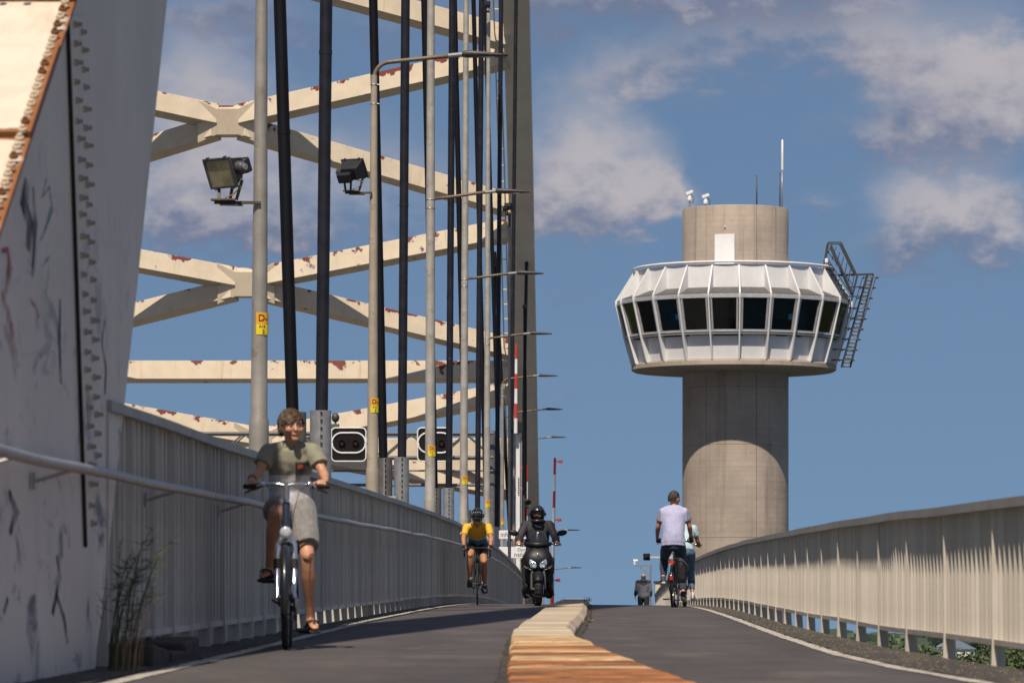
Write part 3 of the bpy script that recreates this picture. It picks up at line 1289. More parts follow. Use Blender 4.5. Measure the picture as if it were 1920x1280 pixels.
for i in range(48):
    z = 2.2 + i * .58
    inst(rung, 'ladder_rung', Vector((-3.91, arch_pt(z) - .15, z)) - arch_org, arch)

# hangers: pairs of cables that spread upwards, each in a steel sleeve at the deck
sleeve_mats = ('galvanised', 'galvanised')
for i, d in enumerate((50.3, 71.4, 94.3, 117.3, 140.0, 162.5, 185.0)):
    zt = zlow(d) + .6
    for sgn in (-1, 1):
        zb = deck(d) - .3
        x0 = -3.36 + sgn * .12
        x1 = -3.36 - .98 if sgn < 0 else -3.36 + .42
        off = .16 if sgn < 0 else -.16
        b = MB(arch_org)
        pts = []
        for q in range(9):
            f_ = q / 8
            pts.append((lerp(x0, x1, f_), d + off, lerp(zb, zt, f_)))
        b.loft(pts, .074, n=16)
        # clamp collar part way up
        zc_ = zb + (7.2 if sgn > 0 else 6.3)
        xx = lerp(x0, pts[-1][0], (zc_ - zb) / (zt - zb))
        b.loft([(xx, d + off, zc_), (xx, d + off, zc_ + .05)], .078, n=16)
        h = b.build('hanger', 'cable' if sgn < 0 else 'cable_worn', arch, smooth=30)
        # sleeve: split tube with a bolted seam facing the road
        b = MB(arch_org)
        zs = deck(d) + 2.72
        xm = lerp(x0, pts[-1][0], (zs - zb) / (zt - zb))
        prof_ = [(.126, zb - 1.0), (.126, zs), (.116, zs), (.116, zb - 1.0)]
        b.lathe([(r_, z_) for r_, z_ in prof_], (lerp(x0, xm, .6), d + off, 0), 24, closed=True)
        s1 = b.build('sleeve', 'galvanised' if sgn > 0 else 'dark_sleeve' if 'dark_sleeve' in MATS else mat('dark_sleeve', (.16, .15, .145), .5, .4, var=.2), h, smooth=40)
        b = MB(arch_org)
        xs = lerp(x0, xm, .6)
        b.box((xs - .004, d + off - .128, (zs + zb) / 2), (.02, .022, zs - zb - .02))
        b.build('seam_flange', 'galvanised', h)
        if i < 4:
            bb = MB(arch_org)
            z_ = zb + .2
            while z_ < zs - .03:
                bb.lathe([(.012, -.012), (.012, .012)], (xs + .018, d + off - .136, z_), 6)
                z_ += .09
            bb.build('seam_bolt', 'black_metal', h, kind='stuff')
# ================================================================== lamp posts
mat('lamp_head', (.055, .05, .048), .5, var=.2)
mat('gantry_alu', (.22, .22, .225), .55, .2, var=.1)
mat('arm_paint', (.17, .13, .09), .6, .2, var=.2, vscale=8)
LAMPX = -3.5
lamp_d = [44.3, 67.0, 90.6, 113.4, 138.0, 161.0, 184.0, 207.0, 238., 275., 330.]


def sign_plate(parent, r_front, z0):
    """the two stacked plates with the post number, bent to the pole"""
    for (nm, z, h, m, lines) in (('number_plate', z0 + .115, .115, 'orange_plate', [('D-', .10, .040, 0.)]),
                                ('number_plate', z0, .11, 'yellow_plate', [('A16', .038, .030, .03), ('2', .055, .045, -.024)])):
        b = MB()
        n = 6
        rr_ = r_front + .006
        for i in range(n + 1):
            a = R(-22 + 122 * i / n)
            for zz in (z - h / 2, z + h / 2):
                b.v.append(Vector((rr_ * math.sin(a) + .004, -rr_ * math.cos(a), zz)))
        for i in range(n):
            b.f.append((2 * i, 2 * i + 2, 2 * i + 3, 2 * i + 1))
        pl = b.build(nm, m, parent)
        so_ = pl.modifiers.new('t', 'SOLIDIFY')
        so_.thickness = .003
        for (tx, sz, xo, zo) in lines:
            tm = text_mesh(tx, sz)
            tm.materials.append(MATS['black_ink'])
            # wrap lettering round the plate
            for v in tm.vertices:
                a = (v.co.x + xo) / rr_
                rad = rr_ + .003 + v.co.z
                v.co = Vector((rad * math.sin(a), -rad * math.cos(a), z + zo + v.co.y))
            inst(tm, 'lettering', (.004, 0, 0), pl)


def make_lamp(variant):
    """pole base at local origin, arm reaches over the path (+X)"""
    root = thing('lamp_post', 'x', 'lamp post')
    b = MB()
    m = ('galv_pole', 'pole_paint', 'tall_pole')[variant]
    tall = variant == 2
    b.lathe([(.13, -1.2), (.13, 2.35), (.125, 2.42), (.112, 2.46), (.108, 3.2), (.062, 19.3), (.062, 19.4)] if tall else [(.104, -1.2), (.104, 2.35), (.10, 2.42), (.088, 2.46), (.084, 3.2), (.05, 8.55), (.05, 8.6)], n=20)
    pole = b.build('pole', m, root, smooth=35)
    b = MB()
    for z in (1.95, 2.0):
        b.torus((0, 0, z), (0, 0, 1), .132 if tall else .106, .007, 20, 6)
    b.box((-.02, -.138 if tall else -.115, 1.98), (.03, .03, .10))
    b.build('clamp_band', 'black_metal', pole)
    # door in the pole foot
    b = MB().box((.0, -.13 if tall else -.106, 1.1), (.09, .014, .4))
    b.build('hatch', m, pole, bevel=.004)
    b = MB()
    z0 = 8.55
    pts = [(0, 0, 8.1), (0, 0, z0)]
    for i in range(1, 8):
        a = R(i / 7 * 84)
        pts.append((.26 * (1 - math.cos(a)), 0, z0 + .26 * math.sin(a)))
    if tall:      # the arm is clamped to the side of the mast instead of crowning it
        pts = [(.07, 0, z0 + .22), (.5, 0, z0 + .27)]
    pts += [(.9, 0, z0 + .33), (1.22, 0, z0 + .365)]
    b.loft(pts, .034, n=10)
    arm = b.build('arm', 'arm_paint', root, smooth=True)
    for z in (8.15, 8.45):
        b = MB().torus((0, 0, z + (.42 if tall else 0) - (.12 if tall and z > 8.3 else 0)), (0, 0, 1), .098 if tall else .055, .007, 14, 6)
        if not tall:
            b.tube((.045, -.03, z), (.085, -.03, z), .007, n=6)
        b.build('collar', 'galvanised', arm)
    b = MB().tube((1.16, 0, z0 + .36), (1.40, 0, z0 + .385), .037, n=10)
    b.build('spigot', 'gantry_alu', arm)
    b = MB()
    hx = 1.38
    sec = [(hx, .10, .038, .0), (hx + .06, .12, .056, .004), (hx + .25, .125, .05, .0), (hx + .55, .10, .030, -.01), (hx + .72, .06, .014, -.016)]
    b.loft([(x, 0, z0 + .385 + dz) for x, _, _, dz in sec], [q for _, q, _, _ in sec], [q for _, _, q, _ in sec], side=(0, 1, 0), n=14, exp=3.)
    hd = b.build('lamp_head', 'lamp_head', root, smooth=50)
    b = MB().box((hx + .33, 0, z0 + .345), (.36, .15, .012))
    mat('lamp_glass', (.32, .31, .28), .15, var=0)
    b.build('lamp_glass', 'lamp_glass', hd)
    sign_plate(root, .108 if tall else .083, 3.36)
    return root


mat('tall_pole', (.40, .375, .34), .5, .2, var=.14, vscale=3., streak=.25, streak_col=(.25, .18, .12), dirt=((.2, .14, .09), 5, .56, .7, .5))
base = [make_lamp(0), make_lamp(1), make_lamp(2)]
lab = ['grey lamp post with the bigger floodlight, beside the boy’s head, top out of frame',
       'tan lamp post whose whole curved arm shows, with the smaller floodlight',
       'tall grey mast, third post from the left, with a straight lamp arm at mid height',
       'tall grey mast, fourth post from the left, just left of the yellow-shirted cyclist',
       'tall grey mast, fifth post from the left, with a floodlight at its top',
       'sixth lamp post from the left, its head in front of the far arch leg',
       'seventh lamp post from the left, head just right of the arch leg',
       'eighth lamp post from the left, small, low beside the arch leg',
       'small distant lamp post above the scooter rider, ninth along the row',
       'small distant lamp post beside the scooter, tenth along the row',
       'smallest and farthest lamp post of the row, beside the scooter wheel']
used = [False, False, False]
LAMPS = []
for i, d in enumerate(lamp_d):
    k = 1 if i == 1 else 2 if i in (2, 3, 4) else 0
    o = base[k] if not used[k] else copy_tree(base[k])
    used[k] = True
    x = LAMPX
    z = deck(d)
    if d > 215:
        x = (-2.9, -2.9, -3.0)[i - 8]
        z = prof(d) + (-1.6, -2.1, -3.6)[i - 8]
    o.location = (x, d, z)
    # spigots of old posts lean a little
    o.rotation_euler = (0, R((.35, .25, .1, .3, .2, .1, .15, .1, .1, 0, .2)[i]), 0)
    o['label'] = lab[i].replace('’', "'")
    o['group'] = 'lamp posts along the bridge'
    LAMPS.append(o)
# switch cabinets strapped to the feet of the first lamp posts, behind the railing
for i, (nm, wd, hh, xo) in enumerate((('dark steel switch box at the foot of the lamp post behind the boy', .55, .85, -.02),
                                     ('tan switch box at the foot of the lamp post with curved arm', .52, .8, .12),
                                     ('tan switch box at the foot of the third lamp post', .5, .8, -.1),
                                     ('small switch box at the foot of the fourth lamp post', .5, .8, -.12))):
    d = lamp_d[i]
    z = deck(d) + 1.60
    root = thing('switch_box', nm, 'switch box', (LAMPX + xo, d + .2, z), 0, 'switch boxes on the lamp posts')
    b = MB().box((0, 0, .0), (wd, .18, hh))
    m = mat('switch_grey', (.10, .095, .09), .5, var=.15) if i == 0 else MATS['pole_paint']
    b.build('housing', m, root, bevel=.01)
    b = MB().box((.0, -.096, .0), (wd - .08, .012, hh - .1))
    b.build('door', m, root, bevel=.004)
    b = MB().box((wd * .36, -.105, .0), (.02, .014, .08))
    b.build('handle', 'black_metal', root)


# ------------------------------------------------------------------ floodlights
def floodlight(label, d, px, py, sc, yaw, pitch, reach, lensed=True):
    P_ = Vector(((px - CX) * d / FPX, d - .1, zy(py, d)))
    root = thing('floodlight', label, 'floodlight', P_, 0, 'floodlights on the poles')
    M = Matrix.Rotation(yaw, 3, 'Z') @ Matrix.Rotation(pitch, 3, 'X')

    def T(mb):
        mb.v = [(M @ v) * sc for v in mb.v]
        return mb
    # housing: wide front, tapering back box  (local front is -Y)
    b = MB()
    fr, bk = [], []
    for (x, z) in ((-.30, -.25), (.30, -.25), (.30, .25), (-.30, .25)):
        fr.append((x, -.12, z))
        bk.append((x * .72, .17, z * .62))
    b.add(fr + bk, [(0, 1, 2, 3), (7, 6, 5, 4), (0, 4, 5, 1), (1, 5, 6, 2), (2, 6, 7, 3), (3, 7, 4, 0)])
    for k in range(9):
        x = -.20 + k * .05
        b.box((x, .20, 0), (.012, .10, .30))
    hs = T(b).build('housing', 'black_metal', root, bevel=.006)
    b = MB()
    for (c, s_) in (((0, -.135, .25), (.64, .04, .045)), ((0, -.135, -.25), (.64, .04, .045)), ((.30, -.135, 0), (.045, .04, .46)), ((-.30, -.135, 0), (.045, .04, .46))):
        b.box(c, s_)
    for x in (-.2, .2):
        for z in (-.28, .28):
            b.box((x, -.13, z), (.05, .06, .03))
    T(b).build('bezel', 'dark_grey', root, bevel=.004)
    mat('flood_glass', (.30, .27, .17), .12, .35, var=.35, vscale=5, coat=.6)
    b = MB().box((0, -.124, 0), (.58, .012, .46))
    T(b).build('lens', 'flood_glass', root)
    # lamp-holder drum on the side
    b = MB().loft([(.26, .06, .02), (.36, .06, .02), (.40, .06, .02), (.42, .06, .02)], [.11, .105, .08, .05], n=16)
    T(b).build('socket_drum', 'dark_grey', root, smooth=40)
    b = MB().loft([(.40, .06, .02), (.435, .06, .02)], [.06, .055], n=14)
    T(b).build('drum_cap', 'galvanised', root, smooth=40)
    # ballast box behind
    b = MB().box((.10, .30, -.02), (.38, .16, .26))
    T(b).build('ballast_box', 'black_metal', root, bevel=.015)
    # bracket: yoke, two arms, ledge to the pole
    mat('bracket_rust', (.09, .075, .06), .7, .2, var=.3, vscale=9, dirt=((.18, .08, .03), 9, .52, .66, .7))
    b = MB()
    z1 = -.50
    for x in (-.24, .10, .30):
        a = M @ Vector((x, .02, -.20))
        b.bar(a * sc, Vector((a.x * .7 - .02, .03, z1)) * sc, .055 * sc, .02 * sc, (0, 1, 0))
    b.box(Vector((-.04, .03, z1)) * sc, Vector((.42, .16, .035)) * sc)
    b.build('yoke', 'bracket_rust', root, bevel=.003)
    b = MB()
    b.bar(Vector((-.2, .1, z1 - .04)) * sc, Vector((reach, .1 * sc, (z1 - .04) * sc)), .07 * sc, .05 * sc)
    b.bar(Vector((-.1, .06, z1 - .08)) * sc, Vector((.30, .06, z1 - .09)) * sc, .12 * sc, .025 * sc)
    b.build('pole_bracket', 'bracket_rust', root, bevel=.003)
    mat('cable_yellow', (.42, .25, .04), .6, var=.1)
    b = MB()
    a = M @ Vector((.34, .05, -.06))
    pts = [a * sc, Vector((.28, -.06, -.28)) * sc, Vector((.14, -.08, -.42)) * sc, Vector((.0, -.02, -.47)) * sc]
    b.loft(pts, .010 * sc, n=6)
    b.build('wire', 'cable_yellow', root, smooth=True)
    return root


floodlight('large dark floodlight with a yellowed lens on the first grey pole', lamp_d[0] - .05, 424, 322, .60, R(-38), R(24), .36)
floodlight('smaller dark floodlight with ribbed back on the tan curved-arm lamp post', lamp_d[1] - .05, 662, 322, .62, R(155), R(-35), .30)
floodlight('tiny floodlight on a thin mast before the far arch leg', 128., 953, 389, .42, R(150), R(-30), .1)
floodlight('tiny dark floodlight at the top of the fifth pole near the frame top', 137.6, 913, 10, .42, R(200), R(-20), .1)
b = MB().lathe([(.05, 0), (.04, zy(400, 128) - deck(128))], ((955 - CX) * 128 / FPX, 128.15, deck(128)), 10)
tag(b.build('mast', 'dark_grey', smooth=40), 'thin dark mast carrying the tiny floodlight before the far arch leg', 'mast')

# thin dark post with a round knob in front of the far arch leg
dk = 150.
root = thing('mast', 'dark slender post standing against the far arch leg', 'mast', ((984 - CX) * dk / FPX, dk, deck(dk)))
zt = zy(575, dk) - deck(dk)
MB().lathe([(.075, 0), (.07, zt * .75), (.055, zt * .8), (.055, zt)], n=12).build('pole', 'cable', root, smooth=40)
MB().lathe([(.085, zt - .05), (.09, zt + .02), (.085, zt + .06), (.0, zt + .07)], n=12).build('cap', 'black_metal', root, smooth=40)

# ------------------------------------------------------------------ signal gantry over the motorway
dg_ = 150.
GZ0 = zy(868, dg_)
gx = lambda px: (px - CX) * dg_ / FPX
groot = thing('signal_gantry', 'grey lattice gantry over the motorway behind the hangers', 'gantry', (gx(940), dg_, deck(dg_)))
gorg = Vector((gx(940), dg_, deck(dg_)))
mat('gantry_grey', (.12, .125, .135), .6, .2, var=.15)
zt, zb_ = zy(812, dg_), zy(857, dg_)
for (nm, z, y_) in (('chord', zt, 0), ('chord', zb_, 0), ('chord', zt, .9), ('chord', zb_, .9), ('chord', zy(908, dg_), .5), ('chord', zy(882, dg_), 0.)):
    b = MB(gorg).tube((gx(925), dg_ + y_, z), (gx(-300), dg_ + y_, z), .055 if abs(z - zy(882, dg_)) > .1 else .03, n=8)
    b.build(nm, 'gantry_grey', groot, smooth=40)
k = 0
px = 925
while px > -280:
    for y_ in (0, .9):
        b = MB(gorg).tube((gx(px), dg_ + y_, zt if k % 2 else zb_), (gx(px - 52), dg_ + y_, zb_ if k % 2 else zt), .032, n=6)
        b.build('lattice_bar', 'gantry_grey', groot)
    px -= 52
    k += 1
for px in (922, -270):
    b = MB(gorg).tube((gx(px), dg_ + .45, deck(dg_)), (gx(px), dg_ + .45, zt + .1), .14, n=12)
    b.build('column', 'gantry_grey', groot, smooth=40)


def rrect(cx, cz, w_, h_, r_, n=6):
    pts = []
    for (sx, sz, a0) in ((1, 1, 0), (-1, 1, 90), (-1, -1, 180), (1, -1, 270)):
        for i in range(n + 1):
            a = R(a0 + 90 * i / n)
            pts.append((cx + sx * (w_ / 2 - r_) + r_ * math.cos(a), cz + sz * (h_ / 2 - r_) + r_ * math.sin(a)))
    return pts


mat('signal_black', (.008, .008, .009), .7, var=.1, spec=.2)
mat('signal_red', (.13, .008, .008), .15, var=0, coat=.5)


def signal(px, label):
    c = Vector((gx(px), dg_ - .35, zy(834, dg_)))
    root = thing('lane_signal', label, 'lane signal', c, 0, 'lane signals on the gantry')
    W, H = 1.24, 1.20
    outer = rrect(0, 0, W, H, .16)
    b = MB().prism([(x, 0, z) for x, z in outer], (0, .22, 0))
    b.build('panel', 'signal_black', root, bevel=.01)

    def ring(w_, h_, r_, cz, t_, nm):
        b = MB()
        pts = rrect(0, cz, w_, h_, r_, 8)
        q = [Vector((x, -.012, z)) for x, z in pts]
        q.append(q[0])
        q.append(q[1])
        b.loft(q, t_, n=6, side=(0, 1, 0))
        b.build(nm, 'white_paint', root, smooth=True)
    ring(W - .03, H - .03, .15, 0, .026, 'outer_border')
    ring(W - .06, .70, .35, .06, .034, 'oval_border')
    for x in (-.24, .24):
        o = MB().lathe([(.115, 0), (.115, .05), (.085, .055), (0, .045)], n=18).build('lamp', 'signal_black', root, smooth=40)
        o.rotation_euler = (R(90), 0, 0)
        o.location = (x, 0, .06)
        l_ = MB().ell((0, 0, 0), (.085, .03, .085)).build('lens', 'signal_red', root, smooth=True)
        l_.location = (x, -.055, .06)
        b = MB()
        hood = [Vector((.10 * math.cos(R(a)), 0, .10 * math.sin(R(a)))) for a in range(10, 171, 20)]
        for p_ in hood:
            b.v += [p_, p_ + Vector((0, -.16, 0))]
        for i in range(len(hood) - 1):
            b.f.append((2 * i, 2 * i + 1, 2 * i + 3, 2 * i + 2))
        o = b.build('hood', 'signal_black', root)
        o.modifiers.new('s', 'SOLIDIFY').thickness = .008
        o.location = (x, -.0, .06)
    b = MB().box((0, .4, .3), (.08, .55, .08)).box((0, .4, -.3), (.08, .55, .08))
    b.build('bracket', 'gantry_grey', root)


signal(655, 'black lane signal with two red lamps right of the boy, on the gantry')
signal(816, 'black lane signal half hidden behind the tan lamp post, on the gantry')
# camera ball on the gantry
root = thing('camera_dome', 'small dark camera dome on top of the gantry beside the lane signal', 'camera', (gx(629), dg_, zt + .05))
MB().tube((0, 0, 0), (0, 0, .35), .03, n=8).build('stem', 'gantry_grey', root)
MB().ell((0, 0, .50), (.14, .14, .17)).build('dome', 'dark_grey', root, smooth=True)
MB().box((-.02, 0, .2), (.3, .2, .16)).build('mount', 'gantry_grey', root, bevel=.01)


# ------------------------------------------------------------------ red and white barrier booms, raised
def boom(label, px, d, ytop, ybot, r_, lean, first_red=True, col_to=None, lamps=()):
    x = (px - CX) * d / FPX
    z0, z1 = zy(ybot, d), zy(ytop, d)
    root = thing('barrier_boom', label, 'barrier', (x, d, z0), 0, 'raised barrier booms')
    n = max(6, int((z1 - z0) / .58))
    for i in range(n):
        a, b_ = i / n, (i + 1) / n
        red = ((n - 1 - i) % 2 == 0) == first_red
        q = MB().tube((lean * a, 0, (z1 - z0) * a), (lean * b_, 0, (z1 - z0) * b_), r_ * (1.25 - .45 * a), r_ * (1.25 - .45 * b_), n=10)
        q.build('stripe', 'red_paint' if red else 'white_paint', root, smooth=40)
    for f_, sd in lamps:
        q = MB().lathe([(.0, -.06), (.07, -.05), (.07, .05), (0, .06)], (lean * f_ + sd * .2, -.05, (z1 - z0) * f_), 10)
        q.build('warning_lamp', 'red_paint', root, smooth=40)
        q = MB().tube((lean * f_, 0, (z1 - z0) * f_), (lean * f_ + sd * .2, -.03, (z1 - z0) * f_), .02, n=6)
        q.build('lamp_stem', 'dark_grey', root)
    return root


boom('raised red and white boom standing alone right of the scooter rider', 1034, 150, 858, 1200, .055, .12, lamps=((.98, 1), (.66, 1), (.33, 1)))
boom('raised red and white boom with red lamps just left of the helmeted rider', 983, 158, 871, 1190, .085, .08, lamps=((.985, -1), (.86, -1)))
br = boom('thick red and white boom high between the last hangers, above a white box', 967, 152, 645, 812, .055, .02)
x_ = (971 - CX) * 152 / FPX
root = thing('signal_mast', 'white steel column below the thick boom at the last hangers', 'column', (x_, 152.4, deck(152)))
MB().box((0, 0, (zy(812, 152) - deck(152)) / 2), (.15, .2, zy(812, 152) - deck(152))).build('column', 'white_paint', root, bevel=.02)
MB().box((.12, .02, (zy(812, 152) - deck(152)) / 2), (.04, .3, zy(812, 152) - deck(152) - .3)).build('cover_strip', 'galvanised', root)
MB().box((0, -.2, zy(800, 152) - deck(152)), (.34, .3, .4)).build('drive_unit', 'black_metal', root, bevel=.02)
for k in range(7):
    MB().box((.02, -.14, 4.2 + k * .09), (.05, .02, .03)).build('slot', 'black_metal', root)

# horn loudspeakers beside the helmeted rider
root = thing('horn_speaker', 'pair of dark horn loudspeakers left of the rider helmet', 'loudspeaker', ((985 - CX) * 140 / FPX, 140, deck(140)))
zz = zy(940, 140) - deck(140)
MB().tube((-.05, 0, 0), (-.05, 0, zz + .2), .035, n=8).build('pole', 'dark_grey', root)
for (x, z, tl) in ((.05, zz, 25), (.04, zz - .18, -35)):
    o = MB().lathe([(.03, .16), (.04, .05), (.075, -.06), (.115, -.14), (.10, -.13), (.03, 0)], n=16).build('horn', 'dark_grey', root, smooth=50)
    o.location = (x, -.1, z)
    o.rotation_euler = (R(-90 + tl), 0, R(20))

# white notice board behind the road cyclist, only its right end shows
dn = 133.
root = thing('notice_board', 'white notice boards with dark lettering between cyclist and scooter rider', 'sign', ((958 - CX) * dn / FPX, dn, deck(dn)))
x0 = (958 - CX) * dn / FPX
for (y0, y1, lines) in ((994, 1010, [('informatie', .20, 0)]), (1025, 1046, [('Dyna', .14, .09), ('natio', .20, -.06)])):
    z0, z1 = zy(y1, dn) - deck(dn), zy(y0, dn) - deck(dn)
    pl = MB().box((.10, 0, (z0 + z1) / 2), (.95, .03, z1 - z0)).build('board', 'white_paint', root, bevel=.01)
    for (tx, sz, zo) in lines:
        tm = text_mesh(tx, sz, align='RIGHT')
        tm.materials.append(MATS['black_ink'])
        inst(tm, 'lettering', (.50, -.017, (z0 + z1) / 2 + zo), pl, (R(90), 0, 0))
for x in (-.2, .4):
    MB().tube((x, .04, -.5), (x, .04, zy(990, dn) - deck(dn)), .03, n=8).build('post', 'galvanised', root)

# traffic light on an arm and a camera bracket beyond the crest
dt = 168.
X = lambda px: (px - CX) * dt / FPX
zr = prof(dt)
root = thing('traffic_light', 'small black traffic light on a horizontal arm left of the grey-haired cyclist', 'traffic light', (X(1262), dt, zr))
o0 = Vector((X(1262), dt, zr))
MB(o0).box((X(1212.5), dt, zy(1043.5, dt)), (.27, .12, .27)).build('backboard', 'signal_black', root, bevel=.01)
o = MB(o0).lathe([(.09, 0), (.09, .1), (.08, .1), (.08, 0)], (X(1213), dt - .2, zy(1043.5, dt)), 14).build('hood', 'black_metal', root)
MB(o0).ell((X(1213), dt - .07, zy(1043.5, dt)), (.08, .03, .08)).build('lens', 'signal_red', root, smooth=True)
MB(o0).bar((X(1219), dt, zy(1044, dt)), (X(1262), dt, zy(1044, dt)), .06, .06).build('arm', 'portal_paint', root)
MB(o0).tube((X(1262), dt, zr - 2), (X(1262), dt, zy(1038, dt)), .07, n=10).build('pole', 'portal_paint', root, smooth=40)
root = thing('surveillance_camera', 'white camera on an angled bracket above the walker', 'camera', (X(1221), dt + 2, zr))
o0 = Vector((X(1221), dt + 2, zr))
d2 = dt + 2
MB(o0).tube((X(1221), d2, zr - 2), (X(1221), d2, zy(1058, d2)), .035, n=8).build('pole', 'galvanised', root, smooth=40)
MB(o0).bar((X(1192), d2, zy(1059.5, d2)), (X(1221), d2, zy(1059.5, d2)), .05, .05).build('arm', 'galvanised', root)
MB(o0).bar((X(1201), d2, zy(1061, d2)), (X(1220), d2, zy(1080, d2)), .04, .05).build('strut', 'galvanised', root)
MB(o0).lathe([(.0, 0), (.05, .02), (.065, .1), (.06, .2), (0, .22)], (X(1191), d2, zy(1060, d2)), 12).build('housing', 'white_paint', root, smooth=40)
MB(o0).tube((X(1191) - .06, d2, zy(1050, d2)), (X(1191) + .12, d2, zy(1051, d2)), .055, n=10).build('camera_body', 'white_paint', root, smooth=40)
# small brick-grey block with dark coping behind the walker
root = thing('control_box', 'low beige box with a dark coping right of the walker', 'cabinet', (X(1243), 160, prof(160)))
hz = zy(1092, 160) - prof(160)
MB().box((0, 0, hz / 2), (.85, .9, hz)).build('wall', 'portal_paint', root, bevel=.01)
MB().box((0, 0, hz + .03), (.95, 1.0, .07)).build('coping', 'dark_grey', root, bevel=.01)

# ================================================================== control tower
TD = 192.0
TS = FPX / TD
TX = (1379 - CX) / TS
CXT = (1376 - 1379) / TS
tz = lambda y: (CY - y) / (FPX / (TD - 2.9))
torg = Vector((TX, TD, GZ))
tower = thing('control_tower', 'concrete bridge control tower with a white twenty-four sided glazed cabin', 'control tower', torg)
TM = lambda: MB(Vector((0, 0, GZ)))
SR = 99.5 / TS
# shaft in lifts with recessed day joints
lifts = [GZ, tz(1185) - 9, tz(1185), tz(1007), tz(832), tz(722), tz(690)]
for a, b_ in zip(lifts, lifts[1:]):
    TM().lathe([(SR - .02, a), (SR, a + .02), (SR, b_ - .02), (SR - .02, b_)], n=72).build('shaft_segment', 'tower_concrete', tower, smooth=30)
TM().lathe([(SR - .012, tz(690)), (SR - .012, tz(500)), (SR - .0, tz(499)), (SR, tz(384)), (SR - .03, tz(381)), (SR - .25, tz(381))], n=72).build('shaft_head', 'tower_concrete', tower, smooth=30)
b = TM()
for (an, w_) in ((R(-69), .012), (R(-125), .007)):
    x, y = (SR + .001) * math.cos(an), (SR + .001) * math.sin(an)
    for (z0, z1) in ((GZ, tz(700)), (tz(496), tz(383))):
        b.box((x, y, (z0 + z1) / 2), (w_, .012, z1 - z0), Matrix.Rotation(an + R(90), 3, 'Z'))
mat('joint_dark', (.06, .05, .042), .9, var=.3, vscale=3)
b.build('vertical_joint', 'joint_dark', tower)
# cabin
N = 24
a_off = R(-90) + R(1.0)
def ring_pt(r_, k, z, half=0.): 
    a = a_off + 2 * math.pi * (k + half) / N
    return Vector((CXT + r_ * math.cos(a), r_ * math.sin(a), z))
R_roof, R_eave, R_wb, R_bot = 187 / TS, 222 / TS, 206 / TS, 192 / TS
Z_roof, Z_eave, Z_wt, Z_wb, Z_lt, Z_lb = tz(503), tz(556), tz(563), tz(625), tz(636), tz(676)
mat('cabin_white', (.72, .72, .74), .45, var=.05, vscale=1.2, streak=.10, streak_col=(.4, .36, .32))
mat('ledge_grey', (.085, .083, .08), .6, var=.2)
mat('frame_alu', (.46, .46, .48), .4, .3, var=.1)
mat_glass('cabin_glass', (.48, .60, .64))


def quad(name, pts, m, th=.03):
    b = TM()
    c = sum(pts, Vector()) / 4
    nrm = (pts[1] - pts[0]).cross(pts[3] - pts[0]).normalized()
    if nrm.dot(c - Vector((0, 0, c.z))) < 0:
        nrm = -nrm
    b.prism(pts, -nrm * th)
    return b.build(name, m, tower)


